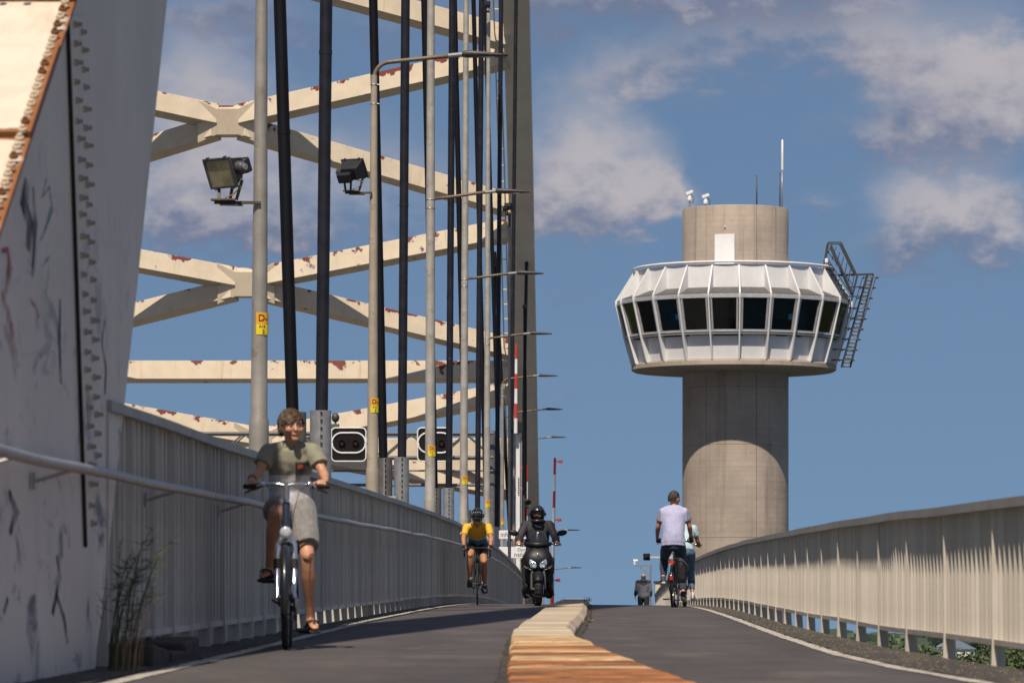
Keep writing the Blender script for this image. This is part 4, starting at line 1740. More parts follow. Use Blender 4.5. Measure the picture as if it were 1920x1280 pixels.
for k in range(N):
    # recessed upper panel, sloping ledge, window pane with frame, lower panel
    g_ = .012
    ru = R_roof - .02
    quad('upper_panel', [ring_pt(ru, k, tz(545)), ring_pt(ru, k + 1, tz(545)), ring_pt(ru, k + 1, Z_roof), ring_pt(ru, k, Z_roof)], 'cabin_white')
    quad('ledge', [ring_pt(ru + .01, k, tz(543)), ring_pt(ru + .01, k + 1, tz(543)), ring_pt(R_eave - .06, k + 1, tz(556)), ring_pt(R_eave - .06, k, tz(556))], 'ledge_grey')
    wt, wb = R_eave - .10, R_wb - .10
    P0, P1, P2, P3 = ring_pt(wb, k, Z_wb), ring_pt(wb, k + 1, Z_wb), ring_pt(wt, k + 1, Z_wt), ring_pt(wt, k, Z_wt)
    quad('window_pane', [P0, P1, P2, P3], 'cabin_glass', .012)
    b = TM()
    o_ = (P0 + P1) / 2
    o_ = Vector((o_.x, o_.y, 0)).normalized() * .03
    for A, B in ((P0, P1), (P3, P2)):
        b.bar(A + o_, B + o_, .07, .10, (0, 0, 1))
    i0, i1 = P0.lerp(P1, .075), P3.lerp(P2, .075)
    b.bar(i0 + o_, i1 + o_, .07, .08, (P1 - P0))
    i0, i1 = P0.lerp(P1, .925), P3.lerp(P2, .925)
    b.bar(i0 + o_, i1 + o_, .07, .08, (P1 - P0))
    b.build('window_frame', 'frame_alu', tower)
    rl_, rb_ = R_wb - .30, R_bot - .16
    quad('lower_panel', [ring_pt(rb_, k, Z_lb), ring_pt(rb_, k + 1, Z_lb), ring_pt(rl_, k + 1, Z_wb - .02), ring_pt(rl_, k, Z_wb - .02)], 'cabin_white')
    quad('sill', [ring_pt(rl_ - .01, k, Z_wb - .03), ring_pt(rl_ - .01, k + 1, Z_wb - .03), ring_pt(R_wb - .05, k + 1, Z_wb - .10), ring_pt(R_wb - .05, k, Z_wb - .10)], 'frame_alu', .05)
    quad('cornice', [ring_pt(R_eave - .05, k, tz(564)), ring_pt(R_eave - .05, k + 1, tz(564)), ring_pt(R_eave - .05, k + 1, tz(557)), ring_pt(R_eave - .05, k, tz(557))], 'frame_alu', .10)
    # fins on the corners: upper wing, mullion, lower wing
    a = a_off + 2 * math.pi * k / N
    tan = Vector((-math.sin(a), math.cos(a), 0))
    for (nm, prf) in (('upper_fin', [(ru - .02, tz(502)), (R_roof + .06, tz(502)), (R_eave + .02, tz(556)), (R_eave + .02, tz(562)), (ru - .02, tz(560))]),
                      ('mullion', [(R_eave - .14, tz(562.3)), (R_eave + .02, tz(562.3)), (R_wb + .03, tz(627)), (R_wb - .12, tz(627))]),
                      ('lower_fin', [(R_wb - .3, tz(627.3)), (R_wb + .03, tz(627.3)), (R_bot + .02, tz(678)), (R_bot - .2, tz(678))])):
        b = TM()
        poly = [ring_pt(r_, k, z_) - tan * .035 for r_, z_ in prf]
        b.prism(poly, tan * .07)
        b.build(nm, 'cabin_white', tower, bevel=.006)
cc = (CXT, 0, 0)
TM().lathe([(R_bot - .05, tz(677)), (R_bot + .0, tz(679)), (R_bot, tz(687)), (R_bot - .12, tz(690)), (SR + .1, tz(693.5)), (SR - .05, tz(693.5))], cc, n=72).build('soffit', 'tower_concrete', tower, smooth=30)
TM().lathe([(.1, tz(503.5)), (R_roof - .06, tz(503.5)), (R_roof - .06, tz(500)), (.1, tz(500))], cc, n=48, closed=True).build('roof', 'cabin_white', tower)
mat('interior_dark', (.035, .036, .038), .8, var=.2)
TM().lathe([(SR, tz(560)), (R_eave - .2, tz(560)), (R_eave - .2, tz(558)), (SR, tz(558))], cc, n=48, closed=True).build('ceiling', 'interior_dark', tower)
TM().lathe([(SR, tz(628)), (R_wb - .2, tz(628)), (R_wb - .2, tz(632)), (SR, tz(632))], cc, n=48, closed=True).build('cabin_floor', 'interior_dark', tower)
b = TM()
for an in (-60, -95, -125, 20, 200, 150):
    a = R(an)
    b.box((CXT + 4.3 * math.cos(a), 4.3 * math.sin(a), tz(618)), (1.3, .6, .75), Matrix.Rotation(a + R(90), 3, 'Z'))
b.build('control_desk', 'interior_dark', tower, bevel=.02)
TM().torus((CXT, 0, tz(496)), (0, 0, 1), R_roof + .02, .055, 96, 8).build('roof_rail', 'cabin_white', tower, smooth=True)
for k in range(N):
    p_ = ring_pt(R_roof, k, tz(503))
    TM().tube(p_, p_ + Vector((0, 0, .17)), .03, n=6).build('rail_stub', 'cabin_white', tower)
# door to the roof
an = R(-90) - math.asin((1379 - 1356) / 99.5)
x, y = (SR + .02) * math.cos(an), (SR + .02) * math.sin(an)
Mz = Matrix.Rotation(an + R(90), 3, 'Z')
dr = TM().box((x, y, (tz(437) + tz(503)) / 2), (.90, .09, tz(437) - tz(503)), Mz).build('door', 'cabin_white', tower, bevel=.01)
TM().box((x + .30, y - .06, tz(474)), (.09, .05, .05)).build('handle', 'galvanised', dr)
TM().box((x + .33, y - .06, tz(469)), (.04, .03, .04)).build('lock', 'galvanised', dr)
TM().box((x - .0, y - .03, tz(422)), (.06, .06, .06)).build('lamp', 'cabin_white', tower)
# aerials and cameras on the head
ztop = tz(381)
for (px, yt, r_, m) in ((1418, 318, .035, 'dark_grey'), (1461.5, 312, .03, 'dark_grey'), (1465.5, 305, .03, 'galvanised')):
    TM().tube(((px - 1379) / TS, -.5, ztop - .2), ((px - 1379) / TS, -.5, tz(yt)), r_, r_ * .8, n=8).build('aerial', m, tower, smooth=True)
TM().lathe([(.05, tz(308)), (.055, tz(300)), (.05, tz(252)), (.02, tz(250))], ((1466 - 1379) / TS, -.5, 0), 10).build('whip_aerial', 'white_paint', tower, smooth=40)
TM().tube(((1310 - 1379) / TS, .4, ztop - .1), ((1310 - 1379) / TS, .4, tz(326)), .006, n=6).build('aerial', 'galvanised', tower)
for (px, py, yaw) in ((1292, 353, -25), (1322, 359, -20)):
    x = (px - 1379) / TS
    c = TM().tube((x, -.9, ztop - .2), (x, -.9, tz(py + 12)), .035, n=8).build('camera_stem', 'galvanised', tower)
    TM().lathe([(.09, tz(py + 15)), (.11, tz(py + 12)), (.08, tz(py + 8)), (.05, tz(py + 5))], (x, -.9, 0), 12).build('camera_base', 'white_paint', c, smooth=40)
    b = TM()
    M = Matrix.Rotation(R(yaw), 3, 'Y')
    b.box((x, -.9, tz(py)), (.34, .18, .14), M)
    b.build('camera_housing', 'white_paint', c, bevel=.02)
    pts = [(x + .08, -.9, tz(py + 3)), (x + .2, -.9, tz(py + 9)), (x + .17, -.9, tz(py + 18)), (x + .06, -.9, tz(py + 20))]
    TM().loft(pts, .012, n=6).build('camera_cable', 'black_metal', c, smooth=True)
# maintenance ladder with cage on the right-hand side
mat('ladder_grey', (.05, .055, .062), .5, .3, var=.2)
lx = lambda px: (px - 1386) / TS
lad = TM()
for (px0, py0, px1, py1) in ((1582, 684, 1630, 509), (1598, 684, 1641, 509)):
    lad.bar((lx(px0), -1.2, tz(py0)), (lx(px1), -1.2, tz(py1)), .09, .12, (0, 1, 0))
lad.bar((lx(1575), -1.2, tz(510)), (lx(1642), -1.2, tz(508)), .06, .09)
lo_ = lad.build('ladder_stile', 'ladder_grey', tower)
for i in range(24):
    f_ = i / 23
    a = Vector((lx(lerp(1582, 1630, f_)), -1.2, tz(lerp(682, 512, f_))))
    b_ = Vector((lx(lerp(1598, 1641, f_)), -1.2, tz(lerp(682, 512, f_))))
    TM().tube(a, b_, .04, n=6).build('ladder_rung', 'ladder_grey', tower)
# safety hoops and cage bars round the ladder
for i in range(9):
    f_ = i / 8
    cx0, z0 = lx(lerp(1590, 1635, f_)), tz(lerp(672, 516, f_))
    pts = [(cx0 - .28, -1.25, z0), (cx0 - .36, -1.6, z0), (cx0 - .15, -1.95, z0), (cx0 + .22, -1.95, z0), (cx0 + .36, -1.6, z0), (cx0 + .26, -1.25, z0)]
    TM().loft(pts, .022, n=6).build('cage_hoop', 'ladder_grey', tower)
for xo, yo in ((-.36, -1.6), (-.15, -1.95), (.22, -1.95)):
    TM().bar((lx(1590) + xo, yo, tz(672)), (lx(1635) + xo, yo, tz(516)), .035, .035, (0, 1, 0)).build('cage_bar', 'ladder_grey', tower)
# stair flight from the roof with handrails
st = TM()
for y_ in (-1.5, -.6):
    st.bar((lx(1549), y_, tz(500)), (lx(1557), y_, tz(449)), .08, .09, (0, 1, 0))
    st.bar((lx(1557), y_, tz(449)), (lx(1580), y_, tz(449)), .05, .05)
    st.bar((lx(1580), y_, tz(449)), (lx(1608), y_, tz(508)), .075, .075, (0, 1, 0))
    st.bar((lx(1562), y_, tz(455)), (lx(1602), y_, tz(545)), .07, .07, (0, 1, 0))
    st.bar((lx(1552), y_, tz(480)), (lx(1594), y_, tz(558)), .06, .12, (0, 1, 0))
    st.bar((lx(1600), y_, tz(560)), (lx(1612), y_, tz(509)), .05, .05, (0, 1, 0))
st.build('stair_rail', 'ladder_grey', tower)
for i in range(9):
    f_ = i / 8
    TM().box((lx(lerp(1553, 1594, f_)), -1.05, tz(lerp(482, 556, f_))), (.2, .85, .03)).build('stair_tread', 'ladder_grey', tower)
for i in range(7):
    f_ = i / 6
    TM().bar((lx(lerp(1556, 1600, f_)), -1.5, tz(lerp(470, 540, f_))), (lx(lerp(1564, 1606, f_)), -1.5, tz(lerp(449, 505, f_))), .04, .04, (0, 1, 0)).build('baluster', 'ladder_grey', tower)
for f_ in (.3, .6):
    TM().bar((lx(lerp(1552, 1557, f_)), -1.5, tz(lerp(490, 449, f_))), (lx(lerp(1590, 1609, f_)), -1.5, tz(lerp(556, 510, f_))), .04, .04, (0, 1, 0)).build('baluster', 'ladder_grey', tower)
for (px, py) in ((1590, 670), (1592, 650), (1594, 630), (1600, 610), (1606, 590), (1612, 572), (1618, 550), (1622, 532)):
    TM().bar((lx(px - 26), -1.15, tz(py)), (lx(px + 8), -1.2, tz(py)), .05, .05).build('wall_tie', 'ladder_grey', tower)
TM().box((lx(1553), -1.6, tz(484)), (.14, .14, .2)).build('lamp', 'white_paint', tower, bevel=.02)
TM().ell((lx(1551), -1.7, tz(497)), (.22, .2, .16)).build('camera_dome', 'galvanised', tower, smooth=True)

# ================================================================== far bank seen under the right railing
mat('leaf_a', (.055, .085, .028), .7, var=.35, vscale=.8)
mat('leaf_b', (.035, .062, .024), .7, var=.35, vscale=.8)
mat('leaf_c', (.085, .11, .04), .7, var=.3, vscale=.8)
mat('bark', (.07, .055, .04), .9, var=.3)


def crown_mesh(seed, m):
    rnd = random.Random(seed)
    b = MB()
    lobes = [(Vector((rnd.uniform(-.55, .55), rnd.uniform(-.55, .55), rnd.uniform(-.35, .75))), rnd.uniform(.35, .6)) for _ in range(11)]
    for _ in range(4200):
        c, r_ = rnd.choice(lobes)
        while True:
            q = Vector((rnd.uniform(-1, 1), rnd.uniform(-1, 1), rnd.uniform(-1, 1)))
            if .3 < q.length < 1:
                break
        p_ = c + q * r_
        sz = rnd.uniform(.02, .05)
        ax = Vector((rnd.gauss(0, 1), rnd.gauss(0, 1), rnd.gauss(0, 1))).normalized()
        ay = ax.orthogonal().normalized()
        az = ax.cross(ay)
        o = len(b.v)
        b.v += [p_ + ay * sz, p_ + az * sz * .7 + ax * sz * .2, p_ - ay * sz, p_ - az * sz * .7 - ax * sz * .2]
        b.f.append((o, o + 1, o + 2, o + 3))
    me = b.mesh('crown')
    me.materials.append(MATS[m])
    return me


crowns = [crown_mesh(1, 'leaf_a'), crown_mesh(2, 'leaf_b'), crown_mesh(3, 'leaf_c')]
tb = MB()
tb.loft([(0, 0, 0), (.02, .01, .3), (.0, .03, .6), (.05, 0, 1.0)], [.045, .035, .026, .01], n=8)
for a in range(5):
    an = a * 1.3
    tb.loft([(.01, .02, .45 + a * .08), (.14 * math.cos(an), .14 * math.sin(an), .62 + a * .09), (.28 * math.cos(an), .28 * math.sin(an), .74 + a * .1)], [.018, .012, .005], n=6)
trunk = tb.mesh('trunk')
trunk.materials.append(MATS['bark'])
kinds = ['dark green', 'deep green', 'pale green']
rnd = random.Random(5)
spots = []
ordn = ['first', 'second', 'third', 'fourth', 'fifth', 'sixth']
for (row, d, n, xs0, xs1) in (('nearest', 430, 5, 1690, 1960), ('middle', 600, 6, 1640, 1950), ('farthest', 880, 6, 1600, 1940)):
    for i in range(n):
        px = lerp(xs0, xs1, (i + .5 + rnd.uniform(-.2, .2)) / n)
        spots.append((px, d * rnd.uniform(.95, 1.05), i, row, n))
for (px, d, i, row, n) in spots:
    k = rnd.randrange(3)
    h = rnd.uniform(14.5, 17.0) + (d - 430) * .0015
    x = (px - CX) * d / FPX
    root = thing('tree', '%s tree under the right railing, %s from the left in the %s row' % (kinds[k], ordn[i], row), 'tree', (x, d, GZ), rnd.random() * 6.28, 'trees on the far bank under the right railing')
    inst(crowns[k], 'crown', (0, 0, h * .60), root, (0, 0, rnd.random() * 6), (h * .42, h * .42, h * .38))
    inst(trunk, 'trunk', (0, 0, 0), root, None, (h * .6, h * .6, h * .8))
# distant wood: one mass along the horizon
b = MB()
rnd = random.Random(11)
for i in range(9000):
    d = rnd.uniform(1500, 2600)
    x = rnd.uniform(-.32, .32) * d
    z = GZ + rnd.uniform(0, 1) ** .6 * (15 + 3.5 * mnoise.noise(Vector((x * .01, d * .004, 0))))
    sz = rnd.uniform(2.2, 5)
    ax = Vector((rnd.gauss(0, .5), -1, rnd.gauss(0, .5))).normalized()
    ay = ax.orthogonal().normalized()
    az = ax.cross(ay)
    o = len(b.v)
    p_ = Vector((x, d, z))
    b.v += [p_ + ay * sz, p_ + az * sz, p_ - ay * sz, p_ - az * sz]
    b.f.append((o, o + 1, o + 2, o + 3))
mat('far_wood_leaf', (.05, .08, .055), .8, var=.3, vscale=.02)
tag(b.build('far_wood', 'far_wood_leaf'), 'hazy blue-green wood along the horizon beyond the trees', 'wood', kind='stuff')
# pale house among the trees
hd = 640.
hx = (1788 - CX) * hd / FPX
root = thing('house', 'pale house with a grey roof among the trees under the right railing', 'house', (hx, hd, GZ))
zh = zy(1216, hd) - GZ
MB().box((0, 0, zh / 2), (5.6, 7, zh)).build('wall', 'white_paint', root)
mat('slate', (.18, .22, .30), .7, var=.2)
MB().prism([(-3.2, -3.8, zh), (3.2, -3.8, zh), (0, -3.8, zh + 1.6)], (0, 7.6, 0)).build('roof', 'slate', root)
mat('window_dark', (.02, .025, .03), .1, var=0)
for k, x in enumerate((-1.7, 0, 1.7)):
    for z in (zh - 1.8, zh - 4.6, zh - 7.4):
        MB().box((x, -3.52, z), (.9, .06, 1.3)).build('window', 'window_dark', root)

# ================================================================== plants on the bridge
mat('reed_green', (.045, .065, .018), .7, var=.3, vscale=4)
mat('reed_dry', (.22, .14, .07), .8, var=.3, vscale=4)
mat('weed_green', (.06, .09, .025), .7, var=.3, vscale=20)


def blades(name, n, base, spread, hgt, lean, w_, m, parent, seed, plume=False):
    rnd = random.Random(seed)
    b = MB()
    for i in range(n):
        p0 = Vector((rnd.gauss(0, spread[0]), rnd.gauss(0, spread[1]), 0)) + Vector(base)
        h = hgt * rnd.uniform(.45, 1.0)
        ln = Vector((rnd.gauss(lean[0], .12), rnd.gauss(lean[1], .12), 0)) * h
        pts = []
        for q in range(6):
            f_ = q / 5
            pts.append(p0 + Vector((0, 0, h * f_)) + ln * f_ ** 2.0 + Vector((0, 0, -.18 * h * f_ ** 4)))
        an = rnd.uniform(0, 3.14)
        sd = Vector((math.cos(an), math.sin(an), 0))
        o = len(b.v)
        for q, p_ in enumerate(pts):
            wd = w_ * (1 - (q / 5) ** 1.5) * .5 + .0006
            b.v += [p_ - sd * wd, p_ + sd * wd]
        for q in range(5):
            b.f.append((o + 2 * q, o + 2 * q + 1, o + 2 * q + 3, o + 2 * q + 2))
        if plume:
            for q in range(14):
                f_ = rnd.uniform(.45, .98)
                k = min(4, int(f_ * 5))
                c = pts[k].lerp(pts[k + 1], f_ * 5 - k)
                dr_ = (Vector((rnd.gauss(.25, .5), rnd.gauss(0, .5), rnd.uniform(-.1, .5)))).normalized()
                L = rnd.uniform(.05, .13)
                s2 = dr_.orthogonal().normalized() * (w_ * .42)
                o = len(b.v)
                b.v += [c - s2, c + s2, c + dr_ * L]
                b.f.append((o, o + 1, o + 2))
    ob = b.build(name, m, parent)
    return ob


gz = road(-2.4, 22.0)
pl = thing('tall_grass', 'tall dark reed grass growing between arch foot and left railing', 'grass', (-2.46, 22.0, gz))
blades('stalk', 20, (.0, 0, 0), (.05, .25), .92, (.22, 0), .008, 'reed_green', pl, 3, True)
blades('dry_stalk', 16, (.06, -.1, 0), (.05, .2), .62, (.30, 0), .006, 'reed_dry', pl, 4)
for (x, d, h, n, lb) in ((-.10, 64., .10, 16, 'small green weed on top of the kerb at the crest'), (.03, 55.5, .06, 16, 'dry tuft of grass against the right side of the kerb'),
                         (-.02, 46.8, .05, 12, 'little dry tuft beside the chipped kerb joint')):
    pl = thing('weed', lb, 'weed', (x, d, road(x, d) + (.10 if x < -.05 else 0)))
    blades('leaf', n, (0, 0, 0), (.04, .05), h, (0, 0), .010, 'weed_green' if h > .1 else 'reed_dry', pl, int(d), h > .1)
# ================================================================== bicycles
mat('tyre', (.016, .016, .017), .75, var=.3, vscale=20)
mat('rim_alu', (.45, .46, .48), .3, .8, var=.1)
mat('chrome', (.62, .64, .68), .18, .9, var=.08)
mat('frame_black', (.012, .013, .016), .3, var=.1, coat=.4)
mat('frame_blue', (.02, .03, .05), .3, var=.1, coat=.4)
mat('grip_rubber', (.012, .012, .012), .8, var=.1)
mat('saddle', (.015, .014, .014), .5, var=.2)
mat('lens_clear', (.75, .78, .82), .08, .5, var=.1, vscale=60)
mat('lens_red', (.50, .02, .015), .2, var=.05, coat=.5)
mat('reflector', (.8, .35, .03), .3, var=.05)


def wheel(name, root, y, rad, wd, mf='rim_alu', spokes=18, yaw=0., hub='black_metal'):
    """wheel in the YZ plane at axle (0, y, rad); a part with tyre, rim, spokes and hub"""
    Mr = Matrix.Rotation(yaw, 3, 'Z')
    c = Vector((0, y, rad))

    def T(b):
        b.v = [Mr @ (v - c) + c for v in b.v]
        return b
    w_ = T(MB().torus(c, (1, 0, 0), rad - wd * .5, wd * .5, 56, 10)).build(name, 'tyre', root, smooth=True)
    b = MB()
    b.torus(c, (1, 0, 0), rad - wd * .95 - .004, .011, 56, 8, flat=.9)
    T(b).build('rim', mf, w_, smooth=True)
    b = MB()
    for i in range(spokes):
        a = 2 * math.pi * i / spokes
        e = Vector((0, math.cos(a), math.sin(a)))
        sx = .03 if i % 2 else -.03
        b.tube(c + Vector((sx, 0, 0)) + e * .02, c + e * (rad - wd * .95 - .01), .0014, n=4)
    T(b).build('spokes', 'rim_alu', w_)
    b = MB().tube(c - Vector((.05, 0, 0)), c + Vector((.05, 0, 0)), .02, n=10)
    T(b).build('hub', hub, w_, smooth=40)
    return w_


def mudguard(root, y, rad, a0, a1, m, wd=.055):
    b = MB()
    n = 22
    for i in range(n + 1):
        a = R(lerp(a0, a1, i / n))
        for (x, k) in ((-wd / 2, -.012), (-wd / 4, .003), (0, .008), (wd / 4, .003), (wd / 2, -.012)):
            r_ = rad + .018 + k
            b.v.append(Vector((x, y + r_ * math.cos(a), rad + r_ * math.sin(a))))
    for i in range(n):
        for j in range(4):
            b.f.append((i * 5 + j, i * 5 + j + 1, (i + 1) * 5 + j + 1, (i + 1) * 5 + j))
    o = b.build('mudguard', m, root, smooth=True)
    o.modifiers.new('t', 'SOLIDIFY').thickness = .003
    return o


def city_bike(label, loc, rz, frame='frame_black', rad=.345, grip_z=1.10, grip_y=-.24, half=.285, saddle_z=.92, crank=90., tyre=.042,
              shiny=True, rack=True, steer=0.):
    root = thing('bicycle', label, 'bicycle', loc, rz)
    F, B = -.56, .54
    wheel('front_wheel', root, F, rad, tyre, yaw=steer)
    wheel('rear_wheel', root, B, rad, tyre)
    ht, hb = Vector((0, -.33, .98)), Vector((0, -.385, .72))     # head tube
    bb = Vector((0, .02, .29))
    stt = Vector((0, .20, .74))
    b = MB()
    b.loft([ht, hb], .026, n=12)
    b.loft([hb + Vector((0, .01, .05)), Vector((0, -.20, .50)), bb], [.024, .023, .022], n=12)
    b.loft([bb, stt], .019, n=12)
    b.loft([ht + Vector((0, .01, -.08)), Vector((0, -.1, .74)), bb.lerp(stt, .55)], .016, n=10)
    for s in (-1, 1):
        b.loft([bb + Vector((s * .02, .02, 0)), Vector((s * .055, B - .2, rad * .95)), Vector((s * .062, B, rad))], .010, n=8)
        b.loft([stt + Vector((s * .012, 0, -.04)), Vector((s * .06, B - .12, rad + .16)), Vector((s * .062, B, rad))], .009, n=8)
    b.tube(bb - Vector((.036, 0, 0)), bb + Vector((.036, 0, 0)), .026, n=12)
    b.build('frame', frame, root, smooth=40)
    # fork with bright crown and legs
    b = MB()
    cr = Vector((0, -.40, rad * 2 + .02))
    b.loft([cr + Vector((-.05, 0, -.012)), cr + Vector((-.03, 0, .016)), cr + Vector((.03, 0, .016)), cr + Vector((.05, 0, -.012))], [.024, .03, .03, .024], n=10)
    for s in (-1, 1):
        b.loft([cr + Vector((s * .052, 0, 0)), Vector((s * .056, -.44, .55)), Vector((s * .056, -.50, .45)), Vector((s * .054, F, rad))], [.023, .023, .018, .013], n=10)
    fk = b.build('fork', 'chrome' if shiny else frame, root, smooth=40)
    for s in (-1, 1):
        MB().loft([Vector((s * .056, -.425, .60)), Vector((s * .056, -.447, .53))], .026, n=10).build('fork_boot', 'grip_rubber', fk, smooth=40)
    mudguard(root, F, rad, 20 + 90, 200, 'frame_black')
    mudguard(root, B, rad, -15, 150, 'frame_black')
    # stem and swept handlebar
    b = MB()
    b.loft([ht - Vector((0, 0, .04)), ht + Vector((0, .012, .05)), Vector((0, -.34, grip_z - .01))], [.022, .018, .017], n=10)
    b.loft([Vector((0, -.355, grip_z - .10)), Vector((0, -.36, grip_z + .012))], [.024, .026], n=12)
    b.build('stem', 'chrome', root, smooth=40)
    b = MB()
    pts = []
    for i in range(13):
        t_ = -1 + 2 * i / 12
        a = abs(t_)
        pts.append((half * t_, lerp(-.37, grip_y, max(0, (a - .25) / .75) ** 1.2), grip_z - .012 + .022 * math.sin(min(1, a * 1.6) * math.pi) * .6))
    b.loft(pts, .0115, n=10)
    hb_ = b.build('handlebar', 'chrome', root, smooth=True)
    for s in (-1, 1):
        e = Vector(pts[-1 if s > 0 else 0])
        e2 = Vector(pts[-3 if s > 0 else 2])
        dr_ = (e - e2).normalized()
        MB().loft([e - dr_ * .10, e + dr_ * .008], [.0165, .017], n=12).build('grip', 'grip_rubber', root, smooth=40)
        q = e - dr_ * .13
        b = MB().loft([q + Vector((0, -.01, -.005)), q + dr_ * .05 + Vector((0, -.045, -.02)), q + dr_ * .13 + Vector((0, -.055, -.045))], [.010, .007, .006], n=6)
        b.build('brake_lever', 'black_metal', root, smooth=True)
        MB().ell(q - dr_ * .02 + Vector((0, -.02, .012)), (.026, .02, .02)).build('shifter', 'chrome', root, smooth=True)
    # brake and gear cables looping in front
    b = MB()
    for s in (-1, 1):
        b.loft([Vector((s * half * .52, -.36, grip_z)), Vector((s * .09, -.45, grip_z - .05)), Vector((s * .05, -.45, grip_z - .2)), Vector((s * .04, -.40, .80))], .0028, n=5)
    b.build('brake_cable', 'black_metal', root, smooth=True)
    # headlight on the fork crown
    b = MB().loft([(0, -.42, .775), (0, -.455, .775), (0, -.50, .78), (0, -.515, .78)], [.02, .036, .042, .040], n=16)
    hl = b.build('headlight', 'chrome', root, smooth=40)
    MB().ell((0, -.515, .78), (.037, .012, .037)).build('lens', 'lens_clear', hl, smooth=True)
    # saddle and post
    MB().loft([stt - Vector((0, .0, .1)), Vector((0, .235, saddle_z - .05))], .0135, n=10).build('seat_post', 'chrome', root, smooth=40)
    b = MB().loft([(0, .06, saddle_z - .022), (0, .14, saddle_z - .012), (0, .24, saddle_z), (0, .31, saddle_z + .008), (0, .34, saddle_z - .004)], [.018, .035, .085, .10, .07], [.016, .024, .035, .035, .02],
                  side=(1, 0, 0), n=14)
    b.build('saddle', 'saddle', root, smooth=True)
    # cranks, pedals, chain guard
    a = R(crank)
    PED = {}
    for s in (-1, 1):
        v = Vector((0, -math.cos(a), math.sin(a))) * (.17 if s < 0 else -.17)
        p0 = bb + Vector((s * .055, 0, 0))
        p1 = bb + v + Vector((s * .065, 0, 0))
        MB().bar(p0, p1, .012, .026, (0, v.z, -v.y)).build('crank', 'dark_grey', root, bevel=.003)
        MB().box(p1 + Vector((s * .06, 0, 0)), (.10, .085, .024)).build('pedal', 'grip_rubber', root, bevel=.005)
        PED[s] = p1 + Vector((s * .06, 0, 0))
    b = MB().loft([bb + Vector((.05, -.10, 0)), bb + Vector((.05, 0, 0)), Vector((.055, .35, .315)), Vector((.055, B + .04, rad))], [.006] * 4, [.05, .10, .075, .05], side=(1, 0, 0), n=10)
    b.build('chain_guard', 'frame_black', root, smooth=True)
    b = MB().loft([(.09, .05, .28), (.14, -.02, .05 + .0), (.15, .0, .012)], [.008, .008, .007], n=6)
    MB().loft([(-.05, .30, .30), (-.11, .42, .34), (-.10, .5, .33)], .008, n=6).build('kickstand', 'black_metal', root, smooth=True)
    if rack:
        b = MB()
        for s in (-1, 1):
            b.loft([(s * .06, .28, .76), (s * .065, .40, .765), (s * .065, .80, .765), (s * .03, .86, .765)], .006, n=6)
            b.loft([(s * .065, .62, .76), (s * .066, B + .02, rad + .02)], .005, n=6)
        for y in (.42, .56, .70, .84):
            b.tube((-.065, y, .765), (.065, y, .765), .005, n=6)
        rk = b.build('luggage_rack', 'black_metal', root, smooth=True)
        b = MB().box((0, .89, .725), (.10, .03, .045))
        rl_ = b.build('rear_light', 'lens_red', root, bevel=.008)
        MB().box((0, .895, .70), (.05, .02, .012)).build('reflector', 'reflector', rl_)
        MB().box((.0, B + rad + .045, .47), (.05, .012, .07)).build('reflector', 'lens_red', root, bevel=.01)
    return root, PED, Vector((pts[-1])), Vector(pts[0])


# ================================================================== people
mat('skin', (.50, .255, .155), .5, var=.10, vscale=9, sss=.12)
mat('skin_tan', (.42, .195, .105), .5, var=.10, vscale=9, sss=.10)
mat('skin_red', (.47, .22, .145), .5, var=.10, vscale=9, sss=.10)
mat('eye_white', (.38, .34, .31), .3, var=0)
mat('eye_dark', (.02, .014, .01), .2, var=0)
mat('lip', (.36, .12, .09), .5, var=.05)
mat('hair_brown', (.085, .052, .027), .55, var=.45, vscale=40)
mat('hair_grey', (.05, .041, .033), .6, var=.7, vscale=45)
mat('hair_sparse', (.22, .12, .08), .6, var=.3, vscale=60)
mat('hair_blond', (.28, .18, .09), .6, var=.3, vscale=60)

LEG = [(0, .088), (.3, .084), (.7, .064), (.93, .056), (1.0, .057), (1.12, .051), (1.3, .057), (1.5, .051), (1.8, .036), (2, .034)]
ARM = [(0, .054), (.4, .046), (.85, .038), (1.0, .037), (1.2, .040), (1.5, .034), (1.85, .026), (2, .025)]


def limb(mb, a, b, c, tab, t0, t1, k, inflate=0., n=14, flare=0.):
    a, b, c = Vector(a), Vector(b), Vector(c)
    ts = []
    t = t0
    while t < t1 - .06:
        ts.append(t)
        t += .12
    ts.append(t1)
    pts, rs = [], []
    for t in ts:
        p = a.lerp(b, t) if t <= 1 else b.lerp(c, t - 1)
        # round the joint a little
        if .8 < t < 1.2:
            f = 1 - abs(t - 1) / .2
            p = p.lerp((a.lerp(b, .86) + b.lerp(c, .14)) / 2, f * .35)
        pts.append(p)
        rs.append(interp(tab, t) * k + inflate + flare * (t - t0) / max(.01, t1 - t0))
    mb.loft(pts, rs, n=n)
    mb.ell(pts[0], rs[0] * .97)
    return pts, rs


def foot(mb, ankle, toe, k, up=Vector((0, 0, 1)), inflate=0.):
    ankle, toe = Vector(ankle), Vector(toe)
    d = (toe - ankle)
    d.normalize()
    sd = d.cross(up).normalized()
    u = sd.cross(d)
    heel = ankle - d * .045 * k - u * .045 * k
    ball = toe - d * .06 * k - u * .012 * k
    mid = ankle.lerp(toe, .42) - u * .02 * k
    mb.loft([heel - d * .012, heel, ankle + d * .02 - u * .03 * k, mid, ball, toe - u * .012 * k, toe + d * .012 - u * .016 * k],
            [.018 * k + inflate, .030 * k + inflate, .034 * k + inflate, .036 * k + inflate, .043 * k + inflate, .030 * k + inflate, .016 * k],
            [.018 * k + inflate, .032 * k + inflate, .038 * k + inflate, .028 * k + inflate, .019 * k + inflate, .014 * k + inflate, .009 * k], side=sd, n=14)
    return d, sd, u


